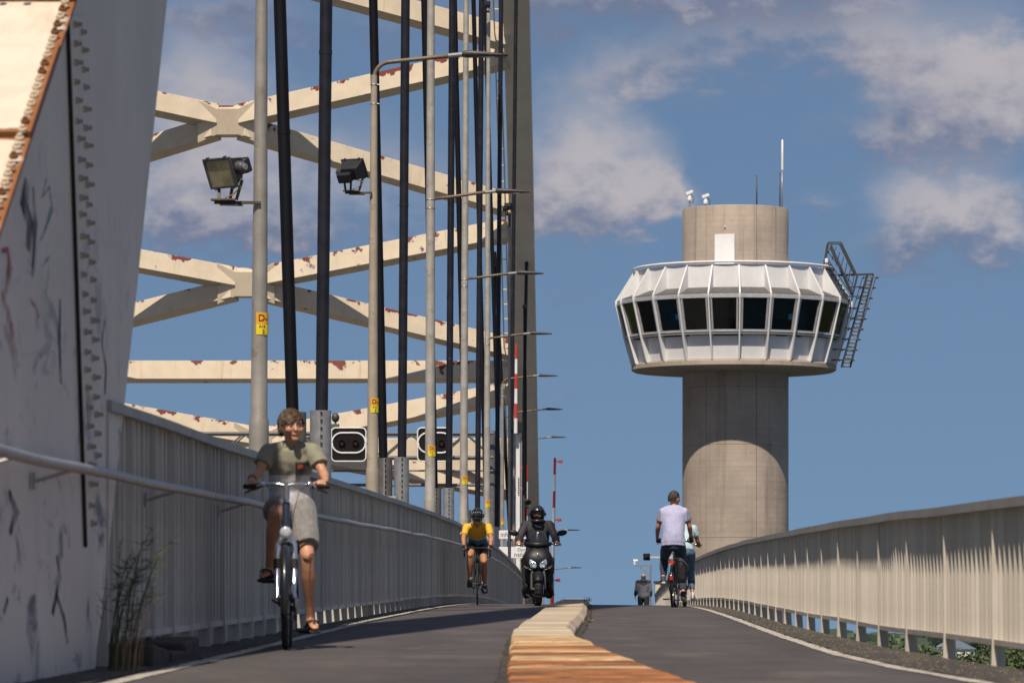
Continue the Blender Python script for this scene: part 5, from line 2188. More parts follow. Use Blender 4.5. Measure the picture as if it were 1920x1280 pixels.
def grip_hand(mb, W, G, axis, k=1., rb=.018):
    """palm and five fingers closed round a bar through G along axis (axis points to the little finger)"""
    W, G, B = Vector(W), Vector(G), Vector(axis).normalized()
    e1 = (W - G)
    e1 = (e1 - B * e1.dot(B)).normalized()
    e2 = B.cross(e1)
    if e2.z < 0:
        e2 = -e2
    on = lambda a, r_: e1 * (math.cos(a) * r_) + e2 * (math.sin(a) * r_)
    kn = G + on(R(72), rb + .016)
    mb.loft([W, W.lerp(kn, .35) , W.lerp(kn, .75), kn, kn + on(R(120), .012)], [.024 * k, .030 * k, .040 * k, .040 * k, .032 * k], [.020 * k, .018 * k, .017 * k, .014 * k, .010 * k], side=B, n=12)
    for i, (o, L) in enumerate(((-.031, .95), (-.010, 1.05), (.011, 1.0), (.031, .82))):
        pts, rs = [], []
        for q in range(8):
            a = R(lerp(75, 75 + 205 * L, q / 7))
            pts.append(G + B * (o * k) + on(a, rb + .0085 * k))
            rs.append(lerp(.0098, .0078, q / 7) * k)
        mb.loft(pts, rs, n=8)
        mb.ell(pts[-1], rs[-1])
        mb.ell(pts[0] + on(R(85), .002), rs[0] * 1.15)
    th = [W.lerp(kn, .30) - B * .022 * k, G - B * .050 * k + on(R(15), rb + .014), G - B * .046 * k + on(R(-40), rb + .010), G - B * .034 * k + on(R(-85), rb + .0095)]
    mb.loft(th, [.015 * k, .0125 * k, .0105 * k, .0085 * k], n=8)
    mb.ell(th[-1], .0085 * k)


def relaxed_hand(mb, W, D, side, k=1.):
    W, D, S = Vector(W), Vector(D).normalized(), Vector(side).normalized()
    pal = W + D * .095 * k
    mb.loft([W, W + D * .04 * k, pal], [.024 * k, .036 * k, .040 * k], [.02 * k, .016 * k, .014 * k], side=S, n=12)
    N_ = D.cross(S)
    for (o, L) in ((-.03, .07), (-.01, .08), (.01, .076), (.029, .058)):
        b = pal + S * o * k
        mb.loft([b - D * .01, b + D * L * .5 * k + N_ * .004, b + D * L * .85 * k + N_ * .022 * k], [.0095 * k, .0085 * k, .0075 * k], n=8)
    t_ = W + D * .03 * k - S * .03 * k
    mb.loft([t_ + S * .012, t_ + D * .03 * k - S * .022 * k + N_ * .012, t_ + D * .062 * k - S * .026 * k + N_ * .02], [.013 * k, .011 * k, .009 * k], n=8)


def head(mb, c, fwd, up, k=1., nose=True):
    """skull with jaw, brow, nose, ears; returns a frame (right, forward, up)"""
    f, u = Vector(fwd).normalized(), Vector(up).normalized()
    r_ = f.cross(u).normalized()
    u = r_.cross(f).normalized()
    c = Vector(c)
    nu, nv = 24, 18
    vs, fs = [], []
    for i in range(nv + 1):
        ph = math.pi * i / nv
        for j in range(nu):
            th = 2 * math.pi * j / nu
            x, y, z = math.sin(ph) * math.cos(th), math.sin(ph) * math.sin(th), math.cos(ph)
            low = max(0., -z)
            wx = .076 * (1 - .30 * low ** 1.6)
            wy = .096 * (1 - .10 * low) + (.012 if y < 0 else 0)
            zz = .116 * z
            yy = wy * y + (.014 * low if y > -.2 else .03 * low)
            if y > .25 and z < -.2:
                yy -= .004
            vs.append(c + (r_ * (wx * x) + f * yy + u * zz) * k)
    for i in range(nv):
        for j in range(nu):
            j2 = (j + 1) % nu
            a, b_, c_, d_ = i * nu + j, i * nu + j2, (i + 1) * nu + j2, (i + 1) * nu + j
            fs.append((a, d_, c_) if i == 0 else ((a, d_, b_) if i == nv - 1 else (a, d_, c_, b_)))
    mb.add(vs, fs)
    Q = lambda x, y, z: c + (r_ * x + f * y + u * z) * k
    Mh = Matrix((r_, f, u)).transposed()
    mb.ell(Q(0, .082, -.088), tuple(q * k for q in (.026, .022, .018)), Mh)            # chin
    for s in (-1, 1):
        mb.ell(Q(s * .030, .088, .026), tuple(q * k for q in (.028, .012, .010)), Mh)   # brow
        mb.ell(Q(s * .040, .074, -.025), tuple(q * k for q in (.026, .020, .022)), Mh)  # cheek
        mb.ell(Q(s * .077, -.005, -.012), tuple(q * k for q in (.009, .020, .032)), Mh)  # ear
    if nose:
        mb.loft([Q(0, .090, .018), Q(0, .102, -.008), Q(0, .112, -.028), Q(0, .098, -.036)], [.008 * k, .010 * k, .015 * k, .010 * k], n=8)
    mb.ell(Q(0, .092, -.058), tuple(q * k for q in (.026, .011, .012)), Mh)
    return Q, Mh


def face(root_body, Q, Mh, k, brow='hair_brown'):
    for s in (-1, 1):
        e = MB().ell(Q(s * .031, .0905, .005), tuple(q * k for q in (.0115, .0062, .0048)), Mh).build('eye', 'eye_white', root_body, smooth=True)
        MB().ell(Q(s * .031, .0955, .005), tuple(q * k for q in (.0058, .003, .0048)), Mh).build('iris', 'eye_dark', root_body, smooth=True)
        MB().loft([Q(s * .014, .101, .023), Q(s * .032, .1005, .028), Q(s * .050, .088, .022)], [.0035 * k, .0045 * k, .002 * k], n=6).build('eyebrow', brow, root_body, smooth=True)
    MB().loft([Q(-.024, .094, -.059), Q(-.010, .1035, -.057), Q(.010, .1035, -.057), Q(.024, .094, -.059)], [.002 * k, .0055 * k, .0055 * k, .002 * k], n=8).build('mouth', 'lip', root_body, smooth=True)
    MB().loft([Q(-.022, .0975, -.058), Q(0, .107, -.0575), Q(.022, .0975, -.058)], .0013 * k, n=6).build('mouth_line', 'eye_dark', root_body, smooth=True)


def hair(root_body, Q, k, m, n=520, length=.045, line=None, seed=1, cap=True, part=.2, lift=.35):
    rnd = random.Random(seed)
    ok = line or (lambda x, y, z: z > .35 - .62 * max(0, -y) - .0 and not (y > .55 and z < .62) or (y < -.1 and z > -.38))

    def surf(x, y, z, g=0.):
        return Vector((x * (.078 + g), y * (.098 + g) - (.010 if y < 0 else 0), z * (.118 + g)))
    b = MB()
    if cap:
        nu, nv = 30, 20
        ids = {}
        for i in range(nv + 1):
            ph = math.pi * i / nv
            for j in range(nu):
                th = 2 * math.pi * j / nu
                x, y, z = math.sin(ph) * math.cos(th), math.sin(ph) * math.sin(th), math.cos(ph)
                g = .003 + .004 * mnoise.noise(Vector((x * 4, y * 4, z * 4 + seed)))
                ids[i, j] = (Q(*surf(x, y, z, g)), ok(x, y, z))
        o = len(b.v)
        for i in range(nv + 1):
            for j in range(nu):
                b.v.append(ids[i, j][0])
        for i in range(nv):
            for j in range(nu):
                j2 = (j + 1) % nu
                if all(ids[q][1] for q in ((i, j), (i, j2), (i + 1, j2), (i + 1, j))):
                    b.f.append((o + i * nu + j, o + i * nu + j2, o + (i + 1) * nu + j2, o + (i + 1) * nu + j))
    made = 0
    while made < n:
        v = Vector((rnd.gauss(0, 1), rnd.gauss(0, 1), rnd.gauss(0, 1))).normalized()
        if not ok(v.x, v.y, v.z):
            continue
        made += 1
        p0 = surf(v.x, v.y, v.z, .002)
        nrm = v
        flow = Vector((part + .35 * v.x + rnd.gauss(0, .16), .55 * (1 if v.y > -.1 else -.4) + rnd.gauss(0, .16), -.55 * (1 - v.z) + rnd.gauss(0, .10)))
        flow = (flow - nrm * flow.dot(nrm)).normalized()
        L = length * rnd.uniform(.6, 1.25)
        p1 = p0 + (nrm * lift + flow).normalized() * L * .5
        p2 = p1 + (flow + nrm * (lift * .1) + Vector((0, 0, -.25))).normalized() * L * .5
        pts = [Q(*p0), Q(*p1), Q(*p2)]
        b.loft(pts, [.0055 * k, .0048 * k, .0012 * k], n=4, caps=False)
    return b.build('hair', m, root_body, smooth=True)


def torso_rings(J, kx, ky, inflate, lo, hi, belly=0.):
    """(points, half widths, half depths, sides) between spine parameters lo..hi; 0 crotch, 1 pelvis, 2 waist, 3 chest, 4 shoulders, 5 neck base"""
    P, W, C, N_ = (Vector(J[q]) for q in ('pelvis', 'waist', 'chest', 'neck'))
    hs = (Vector(J['hipR']) - Vector(J['hipL'])).normalized()
    ss = (Vector(J['shR']) - Vector(J['shL'])).normalized()
    up0 = (W - P).normalized()
    key = [(0, P - up0 * .11 * ky, .095, .080), (1, P, .158, .112), (2, W, .138, .100 + belly), (3, C, .160, .116), (3.5, C.lerp(N_, .38), .162, .110), (4, C.lerp(N_, .62), .128, .090), (4.6, C.lerp(N_, .88), .078, .068), (5, N_, .056, .056)]
    pts, a, b, sd = [], [], [], []
    t = lo
    while t <= hi + 1e-6:
        for q in range(len(key) - 1):
            if key[q][0] <= t <= key[q + 1][0]:
                f = (t - key[q][0]) / (key[q + 1][0] - key[q][0])
                pts.append(key[q][1].lerp(key[q + 1][1], f))
                a.append(lerp(key[q][2], key[q + 1][2], f) * kx + inflate)
                b.append(lerp(key[q][3], key[q + 1][3], f) * kx + inflate)
                sd.append(hs.lerp(ss, min(1, max(0, (t - 1) / 2))))
                break
        t += .25
    return pts, a, b, sd


def person(name_label, loc, rz, J, o):
    """o: options. Local frame: figure's own coordinates, Z up"""
    root = thing('person', name_label, 'person', loc, rz)
    k, kt = o.get('k', 1.), o.get('kt', 1.)
    vx = o.get('voxel', .01)
    body = MB()
    p, a, b, s = torso_rings(J, kt, k, -.006, 0, 5)
    body.loft(p, a, b, s, n=18)
    hd, nk = Vector(J['head']), Vector(J['neck'])
    fwd, up = Vector(J.get('face', (0, -1, 0))), Vector(J.get('hup', (0, 0, 1)))
    hk = o.get('hk', 1.)
    body.loft([nk - (hd - nk) * .25, nk, nk.lerp(hd, .45), hd - fwd.normalized() * .01], [.06 * k, .053 * k, .05 * k, .045 * k], n=14)
    Q, Mh = head(body, hd, fwd, up, hk)
    for q in 'LR':
        sg = 1 if q == 'R' else -1
        limb(body, J['sh' + q], J['el' + q], J['wr' + q], ARM, 0, 2, k)
        limb(body, J['hip' + q], J['kn' + q], J['an' + q], LEG, 0, 2, k)
        if 'grip' + q in J:
            G, B = J['grip' + q]
            grip_hand(body, J['wr' + q], G, B, k, o.get('rb', .018))
        else:
            relaxed_hand(body, J['wr' + q], J['hd' + q], o.get('hs', (0, 1, 0)), k)
        foot(body, J['an' + q], J['toe' + q], k)
    # kneecaps
    for q in 'LR':
        kn = Vector(J['kn' + q])
        out = (kn - (Vector(J['hip' + q]) + Vector(J['an' + q])) / 2).normalized()
        body.ell(kn + out * .012, .042 * k)
    bo = solid(body, 'body', o.get('skin', 'skin'), root, vx, 3)
    # top
    for nm, cfg in o.get('tops', ()):
        mb = MB()
        p, a, b, s = torso_rings(J, kt, k, cfg.get('inf', .014), cfg.get('lo', 1.0), cfg.get('hi', 4.75), cfg.get('belly', 0.))
        if cfg.get('drop'):
            d0 = (p[0] - p[1]).normalized()
            p.insert(0, p[0] + d0 * cfg['drop'])
            a.insert(0, a[0] * 1.03)
            b.insert(0, b[0] * 1.03)
            s.insert(0, s[0])
        mb.loft(p, a, b, s, n=22)
        for q in 'LR':
            limb(mb, J['sh' + q], J['el' + q], J['wr' + q], ARM, 0, cfg.get('sleeve', .7), k, cfg.get('sinf', .014), flare=cfg.get('flare', .008))
            mb.loft([Vector(J['sh' + q]), Vector(J['sh' + q]).lerp(Vector(J['neck']), .5) - Vector((0, 0, .012)), Vector(J['neck']) - Vector((0, 0, .005))], [(.050 * k + cfg.get('sinf', .014)) * .9, .048 * k + cfg.get('inf', .014) * .6, .045 * k], n=12)
        solid(mb, nm, cfg['mat'], root, cfg.get('voxel', vx), cfg.get('smooth', 3), cfg.get('wr', .004), cfg.get('ws', 13), len(nm))
    for nm, cfg in o.get('bottoms', ()):
        mb = MB()
        p, a, b, s = torso_rings(J, kt, k, cfg.get('inf', .010), 0, cfg.get('hi', 1.6))
        mb.loft(p, a, b, s, n=20)
        for q in 'LR':
            limb(mb, J['hip' + q], J['kn' + q], J['an' + q], LEG, 0, cfg.get('len' + q, cfg.get('len', .8)), k, cfg.get('linf', .012), flare=cfg.get('flare', .0))
        solid(mb, nm, cfg['mat'], root, cfg.get('voxel', vx), cfg.get('smooth', 3), cfg.get('wr', .004), cfg.get('ws', 13), len(nm) + 3)
    return root, bo, Q, Mh, hk


def shoe(root, ankle, toe, k, m, sole='sole_white', name='shoe', voxel=.008):
    mb = MB()
    d, sd, u = foot(mb, ankle, toe, k, inflate=.007)
    mb.loft([Vector(ankle) - u * .02, Vector(ankle) + u * .03], [.046 * k, .043 * k], n=12)
    sh = solid(mb, name, m, root, voxel, 2)
    a, t = Vector(ankle), Vector(toe)
    b = MB()
    heel = a - d * .055 * k - u * .082 * k
    tip = t + d * .018 * k - u * .036 * k
    b.loft([heel, heel.lerp(tip, .12), heel.lerp(tip, .45), heel.lerp(tip, .75), heel.lerp(tip, .94), tip], [x * k for x in (.026, .038, .040, .050, .038, .018)], [.013 * k] * 6, side=sd, n=14, exp=3)
    b.build('sole', sole, sh, smooth=50)
    return sh


mat('sole_white', (.62, .58, .52), .7, var=.1)
mat('sole_dark', (.03, .03, .03), .7, var=.1)


def zone_cloth(name, fn, rough=.85):
    """cloth whose colour panels are set by position on the garment"""
    m = bpy.data.materials.new(name)
    m.use_nodes = True
    t = NT(m.node_tree)
    p = m.node_tree.nodes['Principled BSDF']
    v = t.new('ShaderNodeTexCoord').outputs['Object']
    c = fn(t, v, *t.sep(v))
    n = t.noise(v, 45, 3, .6)
    c = t.mix(t.m('MULTIPLY', t.step(n, .35, .7), .10), c, (.02, .02, .02))
    t.put(p.inputs['Base Color'], c)
    p.inputs['Roughness'].default_value = rough
    p.inputs['Sheen Weight'].default_value = .15
    b = t.new('ShaderNodeBump')
    b.inputs['Strength'].default_value = .35
    b.inputs['Distance'].default_value = .012
    t.put(b.inputs['Height'], t.noise(t.scale(v, 1, 1, .7), 22, 4, .6))
    t.put(p.inputs['Normal'], b.outputs[0])
    MATS[name] = m
    return m


def both(t, a, b):
    return t.m('MULTIPLY', a, b)


def between(t, v, a, b, e=.003):
    return both(t, t.step(v, a - e, a + e), t.step(v, b + e, b - e))


# ------------------------------------------------------------------ the boy
bd = 28.3
bx = (527 - CX) * bd / FPX
bz = road(bx, bd)
BR = R(3.0)
bike, PED, gR, gL = city_bike('city bicycle with silver handlebar and fork ridden by the boy', (bx, bd + .56, bz), BR, 'frame_blue', .345, 1.105, -.235, .275, .90, 88., .046, True, False)


def boy_shirt(t, v, x, y, z):
    n = t.noise(v, 160, 2, .6)
    olive = t.mix(t.step(n, .3, .7), (.215, .205, .145), (.285, .275, .20))
    grey = t.mix(t.step(n, .3, .7), (.58, .57, .59), (.68, .67, .70))
    c = t.mix(t.step(z, 1.178, 1.184), grey, olive)
    front = t.step(y, .10, .06)
    pk = both(t, both(t, between(t, x, .055, .150), between(t, z, 1.105, 1.265)), front)
    c = t.mix(pk, c, (.035, .028, .042))
    lg = both(t, both(t, between(t, x, .068, .108, .004), between(t, z, 1.225, 1.252, .003)), front)
    lw = t.step(t.noise(t.scale(v, 1, 1, 1), 60, 2, .5), .42, .5)
    return t.mix(both(t, lg, lw), c, (.60, .09, .035))


zone_cloth('boy_shirt', boy_shirt)
zone_cloth('boy_shorts', lambda t, v, x, y, z: t.mix(t.step(t.noise(v, 30, 4, .6), .3, .7), (.165, .155, .155), (.225, .215, .215)))
mat('boy_hem', (.38, .36, .34), .9, var=.1)
J = dict(pelvis=(.015, .24, .985), waist=(.015, .215, 1.10), chest=(.02, .15, 1.26), neck=(.028, .085, 1.40), head=(.030, .035, 1.508),
         face=(.30, -1, -.02), hup=(-.03, 0, 1),
         shL=(-.128, .10, 1.345), shR=(.168, .10, 1.345), elL=(-.195, .02, 1.195), elR=(.245, .02, 1.190),
         wrL=(-.238, -.155, 1.135), wrR=(.262, -.155, 1.130),
         gripL=(gL + Vector((.045, -.005, 0)), (-1, .25, 0)), gripR=(gR + Vector((-.045, -.005, 0)), (1, .25, 0)),
         hipL=(-.062, .20, .955), hipR=(.100, .20, .950), knL=(-.078, -.175, .905), knR=(.138, -.115, .625),
         anL=(-.122, .04, .555), anR=(.158, .075, .215), toeL=(-.165, -.12, .500), toeR=(.190, -.085, .155))
o = dict(k=.87, kt=.82, hk=.97, voxel=.0075, skin='skin',
         tops=[('t_shirt', dict(mat='boy_shirt', lo=.75, hi=4.7, inf=.020, sleeve=.62, sinf=.012, flare=.016, wr=.011, ws=10, drop=.02))],
         bottoms=[('shorts', dict(mat='boy_shorts', len=.80, lenL=.62, linf=.020, flare=.012, hi=1.7, inf=.012, wr=.006, ws=10))])
boy, bb_, Q, Mh, hk = person('boy in an olive and white T-shirt and grey shorts riding towards us', (bx, bd + .56, bz), BR, J, o)
face(bb_, Q, Mh, hk)
hair(bb_, Q, hk, 'hair_brown', 1300, .046, lambda x, y, z: (z > .42 and y > .2) or (z > -.12 - .25 * max(0, -y) and y <= .2 and not (y > -.25 and z < .15)), 3, True, .75, .16)
# flip-flops
mat('flipflop', (.018, .017, .018), .8, var=.2)
for q in 'LR':
    a, t_ = Vector(J['an' + q]), Vector(J['toe' + q])
    d_ = (t_ - a).normalized()
    sd = d_.cross(Vector((0, 0, 1))).normalized()
    u_ = sd.cross(d_)
    b = MB()
    heel, tip = a - d_ * .06 - u_ * .082, t_ + d_ * .022 - u_ * .034
    b.loft([heel, heel.lerp(tip, .1), heel.lerp(tip, .4), heel.lerp(tip, .75), heel.lerp(tip, .93), tip], [.022, .036, .034, .048, .040, .02], [.011] * 6, side=sd, n=14, exp=3)
    ff = b.build('flip_flop', 'flipflop', boy, smooth=50)
    b = MB()
    top = a.lerp(t_, .70) + u_ * .020
    for s in (-1, 1):
        b.loft([a.lerp(t_, .30) + sd * s * .042 - u_ * .055, a.lerp(t_, .48) + sd * s * .036 + u_ * .002, top + sd * s * .004 + u_ * .006], [.0065] * 3, n=6)
    b.tube(top + u_ * .006, top + d_ * .03 - u_ * .03, .006, n=6)
    b.build('strap', 'flipflop', ff, smooth=True)
mat('band', (.04, .05, .07), .6, var=.2)
MB().torus(Vector(J['wrL']).lerp(Vector(J['elL']), .14), Vector(J['wrL']) - Vector(J['elL']), .029, .004, 20, 6).build('wristband', 'band', boy, smooth=True)

# ------------------------------------------------------------------ road cyclist in yellow
cd = 69.
cx_ = (895 - CX) * cd / FPX
cz = road(cx_, cd)
root = thing('bicycle', 'slim black racing bicycle under the cyclist in yellow', 'bicycle', (cx_, cd, cz), R(1.4))
rad = .338
wheel('front_wheel', root, -.50, rad, .027, 'frame_black', 20)
wheel('rear_wheel', root, .49, rad, .027, 'frame_black', 20)
ht, hb, bb2, stt = Vector((0, -.36, .88)), Vector((0, -.40, .74)), Vector((0, .06, .27)), Vector((0, .20, .82))
b = MB()
b.loft([ht, hb], .024, n=12)
b.loft([hb, bb2], [.024, .028], n=12)
b.loft([bb2, stt], .018, n=12)
b.loft([ht, stt - Vector((0, .01, .03))], .017, n=12)
for s in (-1, 1):
    b.loft([bb2 + Vector((s * .03, 0, 0)), Vector((s * .06, .49, rad))], .009, n=8)
    b.loft([stt - Vector((0, 0, .06)), Vector((s * .06, .49, rad))], .007, n=8)
b.build('frame', 'frame_black', root, smooth=40)
b = MB()
for s in (-1, 1):
    b.loft([hb + Vector((s * .015, 0, 0)), hb + Vector((s * .045, -.01, -.06)), Vector((s * .05, -.50, rad))], [.016, .015, .010], n=8)
b.build('fork', 'frame_black', root, smooth=40)
b = MB()
for s in (-1, 1):
    b.loft([(0, -.46, .915), (s * .10, -.46, .917), (s * .195, -.455, .915), (s * .205, -.50, .91), (s * .207, -.56, .885), (s * .207, -.575, .83), (s * .207, -.54, .785), (s * .207, -.47, .78)], .013, n=8)
b.loft([ht, (0, -.46, .915)], .018, n=10)
b.build('handlebar', 'grip_rubber', root, smooth=True)
for s in (-1, 1):
    b = MB().loft([(s * .207, -.55, .895), (s * .205, -.60, .92), (s * .203, -.625, .95)], [.017, .018, .013], n=10)
    hd_ = b.build('brake_hood', 'grip_rubber', root, smooth=True)
    MB().loft([(s * .205, -.63, .93), (s * .207, -.64, .87), (s * .209, -.61, .79)], [.008, .007, .005], n=6).build('brake_lever', 'black_metal', hd_, smooth=True)
MB().loft([stt, (0, .225, .93)], .013, n=10).build('seat_post', 'frame_black', root)
MB().loft([(0, .08, .935), (0, .2, .945), (0, .31, .955)], [.018, .05, .07], [.012, .018, .022], side=(1, 0, 0), n=12).build('saddle', 'saddle', root, smooth=True)
a = R(35)
CP = {}
for s in (-1, 1):
    v = Vector((0, -math.cos(a), math.sin(a) * .30)) * (.17 if s < 0 else -.17)
    p1 = bb2 + v + Vector((s * .075, 0, 0))
    MB().bar(bb2 + Vector((s * .06, 0, 0)), p1, .012, .026, (0, v.z, -v.y)).build('crank', 'black_metal', root)
    MB().box(p1 + Vector((s * .05, 0, 0)), (.07, .07, .02)).build('pedal', 'black_metal', root)
    CP[s] = p1 + Vector((s * .05, 0, 0))
MB().lathe([(.098, -.004), (.10, .004)], n=36).build('chainring', 'black_metal', root).matrix_local = Matrix.Translation(bb2 + Vector((-.055, 0, 0))) @ Matrix.Rotation(R(90), 4, 'Y')


def jersey(t, v, x, y, z):
    n = t.noise(v, 30, 2, .5)
    yel = t.mix(t.step(n, .3, .7), (.66, .36, .012), (.76, .44, .02))
    blue = (.045, .20, .28)
    zz = t.m('ADD', z, t.m('MULTIPLY', t.m('ABSOLUTE', x), -.35))
    c = t.mix(t.step(zz, 1.035, 1.043), blue, (.70, .68, .62))
    c = t.mix(t.step(zz, 1.052, 1.058), c, yel)
    cuff = both(t, t.step(t.m('ABSOLUTE', x), .17, .175), t.step(z, 1.10, 1.095))
    c = t.mix(cuff, c, (.70, .68, .64))
    return c


zone_cloth('jersey', jersey, .6)
mat('lycra_black', (.014, .014, .018), .5, var=.15)
J = dict(pelvis=(0, .26, 1.00), waist=(0, .14, 1.115), chest=(0, -.03, 1.225), neck=(0, -.165, 1.305), head=(0, -.255, 1.40),
         face=(.02, -.94, -.42), hup=(0, -.42, .94),
         shL=(-.178, -.12, 1.265), shR=(.178, -.12, 1.265), elL=(-.225, -.30, 1.075), elR=(.225, -.30, 1.075),
         wrL=(-.212, -.475, .945), wrR=(.212, -.475, .945),
         gripL=((-.206, -.575, .905), (-.15, -.85, .35)), gripR=((.206, -.575, .905), (.15, -.85, .35)),
         hipL=(-.085, .24, .97), hipR=(.085, .24, .97), knL=(-.115, -.16, .80), knR=(.105, -.115, .70),
         anL=(-.118, .055 - .05, .40), anR=(.118, .245, .315), toeL=(-.128, -.155, .335), toeR=(.128, .095, .235))
o = dict(k=1., kt=1.0, hk=1.02, voxel=.010, skin='skin_tan', rb=.016,
         tops=[('jersey', dict(mat='jersey', lo=1.2, hi=4.7, inf=.010, sleeve=.72, sinf=.008, flare=.004, wr=.002))],
         bottoms=[('cycling_shorts', dict(mat='lycra_black', len=.68, linf=.006, hi=1.8, inf=.006, wr=.001))])
cyc, cb, Q, Mh, hk = person('road cyclist in a yellow and blue jersey, bent over the bars', (cx_, cd, cz), R(1.4), J, o)
face(cb, Q, Mh, hk)
mat('helmet_black', (.014, .014, .015), .22, var=.1, coat=.6)
mat('visor_dark', (.01, .01, .012), .08, var=0, coat=.8)
# helmet: shell split by long vents
b = MB()
for i in range(7):
    x0 = -.075 + i * .025
    pts, ra, rb2 = [], [], []
    for q in range(11):
        a = R(8 + q * 17.5)
        w_ = math.sqrt(max(.02, 1 - (x0 / .100) ** 2))
        pts.append(Q(x0, .128 * math.cos(a) * w_ - .010, .035 + .118 * math.sin(a) * w_))
        ra.append(.0100 * hk)
        rb2.append(.016 * hk)
    b.loft(pts, ra, rb2, side=[Q(1, 0, 0) - Q(0, 0, 0)] * 11, n=8)
for (yy, zz, w_) in ((.055, .125, .070), (-.045, .128, .075), (.120, .045, .06), (-.125, .055, .06)):
    b.loft([Q(-w_, yy * .8, zz - .03), Q(-w_ * .5, yy, zz), Q(w_ * .5, yy, zz), Q(w_, yy * .8, zz - .03)], .016, n=8)
hl = b.build('helmet', 'helmet_black', cyc, smooth=True)
b = MB().ell(Q(0, -.008, .045), (.093, .116, .092), Mh, 20, 12)
b.build('helmet_liner', 'lycra_black', hl, smooth=True)
b = MB().torus(Q(0, -.005, .040), Q(0, 0, 1) - Q(0, 0, 0), .108, .012, 32, 8, flat=1.2)
b.build('helmet_rim', 'helmet_black', hl, smooth=True)
b = MB()
for s in (-1, 1):
    b.loft([Q(s * .078, .03, .02), Q(s * .066, .055, -.06), Q(s * .01, .085, -.108)], .004, n=6)
b.build('chin_strap', 'lycra_black', hl, smooth=True)
b = MB()
for s in (-1, 1):
    b.loft([Q(s * .006, .109, .006), Q(s * .034, .108, .006), Q(s * .062, .088, .008)], [.012, .019, .012], [.004] * 3, side=[Q(0, 0, 1) - Q(0, 0, 0)] * 3, n=10)
    b.loft([Q(s * .06, .088, .012), Q(s * .078, .01, .012)], .003, n=5)
b.build('sunglasses', 'visor_dark', cyc, smooth=True)
mat('glove', (.02, .02, .022), .7, var=.2)
for q in 'LR':
    mb = MB()
    W, G = Vector(J['wr' + q]), Vector(J['grip' + q][0])
    mb.loft([W + (W - G).normalized() * .02, W, W.lerp(G, .4) + Vector((0, 0, .012)), W.lerp(G, .75) + Vector((0, -.0, .022))], [.033, .034, .046, .046], [.028, .027, .026, .024], side=(1, 0, 0), n=12)
    solid(mb, 'glove', 'glove', cyc, .008, 2)
    shoe(cyc, J['an' + q], J['toe' + q], 1., 'lycra_black', 'sole_dark')
    MB().loft([Vector(J['an' + q]).lerp(Vector(J['kn' + q]), .06), Vector(J['an' + q]).lerp(Vector(J['kn' + q]), .14)], [.041, .043], n=14).build('sock', 'sole_white', cyc, smooth=40)
tm = text_mesh('R', .06, extrude=.0)
tm.materials.append(MATS['sole_white'])
lt = inst(tm, 'sleeve_print', (-.262, -.225, 1.155), cyc, (R(70), R(0), R(-25)))
# ------------------------------------------------------------------ scooter and its rider
sd_ = 70.
sx_ = (1008 - CX) * sd_ / FPX
sz_ = road(sx_, sd_)
SR_ = R(1.5)
scoot = thing('motor_scooter', 'black motor scooter with twin headlights, ridden towards us', 'scooter', (sx_, sd_, sz_), SR_)
mat('scooter_black', (.011, .011, .013), .45, var=.1, spec=.3)
mat('scooter_matt', (.022, .022, .024), .6, var=.15)
mat('screen_dark', (.018, .018, .022), .12, var=.05, coat=.7)
mat('headlamp', (.42, .50, .60), .1, .55, var=.45, vscale=28, coat=.8)
mat('indicator', (.62, .42, .28), .15, .3, var=.2, vscale=40, coat=.6)
# local front is -Y; the front axle stands at the origin's front
FA = -.62
wf = MB().torus((0, FA, .265), (1, 0, 0), .195, .072, 48, 14, flat=.95).build('front_wheel', 'tyre', scoot, smooth=True)
MB().torus((0, FA, .265), (1, 0, 0), .135, .02, 40, 8, flat=2.2).build('rim', 'scooter_matt', wf, smooth=True)
b = MB()
for i in range(5):
    a = 2 * math.pi * i / 5
    e = Vector((0, math.cos(a), math.sin(a)))
    b.bar(Vector((0, FA, .265)) + e * .02, Vector((0, FA, .265)) + e * .13, .03, .03, (1, 0, 0))
b.build('spoke', 'scooter_matt', wf)
b = MB()
for k in range(26):     # tread blocks
    a = 2 * math.pi * k / 26
    for s in (-1, 1):
        c = Vector((s * .028, FA + .267 * math.cos(a), .265 + .267 * math.sin(a)))
        b.box(c, (.045, .012, .012), Matrix.Rotation(a, 3, 'X'))
b.build('tread', 'tyre', wf, kind='stuff')
wr_ = MB().torus((0, .68, .265), (1, 0, 0), .19, .075, 40, 12).build('rear_wheel', 'tyre', scoot, smooth=True)
# fork legs
b = MB()
for s in (-1, 1):
    b.loft([(s * .105, FA, .265), (s * .105, FA + .05, .45), (s * .09, FA + .10, .62)], [.026, .026, .022], n=10)
    b.tube((s * .115, FA, .265), (s * .06, FA, .265), .022, n=8)
b.build('fork', 'dark_grey', scoot, smooth=40)
MB().lathe([(.11, -.003), (.11, .003), (.06, .003), (.06, -.003)], n=28, closed=True).build('brake_disc', 'chrome', scoot).matrix_local = Matrix.Translation((.085, FA, .265)) @ Matrix.Rotation(R(90), 4, 'Y')
# front mudguard
b = MB()
for i in range(13):
    a = R(25 + i * 11)
    for j in range(7):
        t_ = -1 + j / 3
        r_ = .295 - .045 * abs(t_) ** 2.2
        b.v.append(Vector((t_ * (.098 - .02 * abs(i - 6) / 6), FA + r_ * math.cos(R(180) - a), .265 + r_ * math.sin(a))))
for i in range(12):
    for j in range(6):
        b.f.append((i * 7 + j, i * 7 + j + 1, (i + 1) * 7 + j + 1, (i + 1) * 7 + j))
o = b.build('front_mudguard', 'scooter_black', scoot, smooth=True)
o.modifiers.new('t', 'SOLIDIFY').thickness = .006
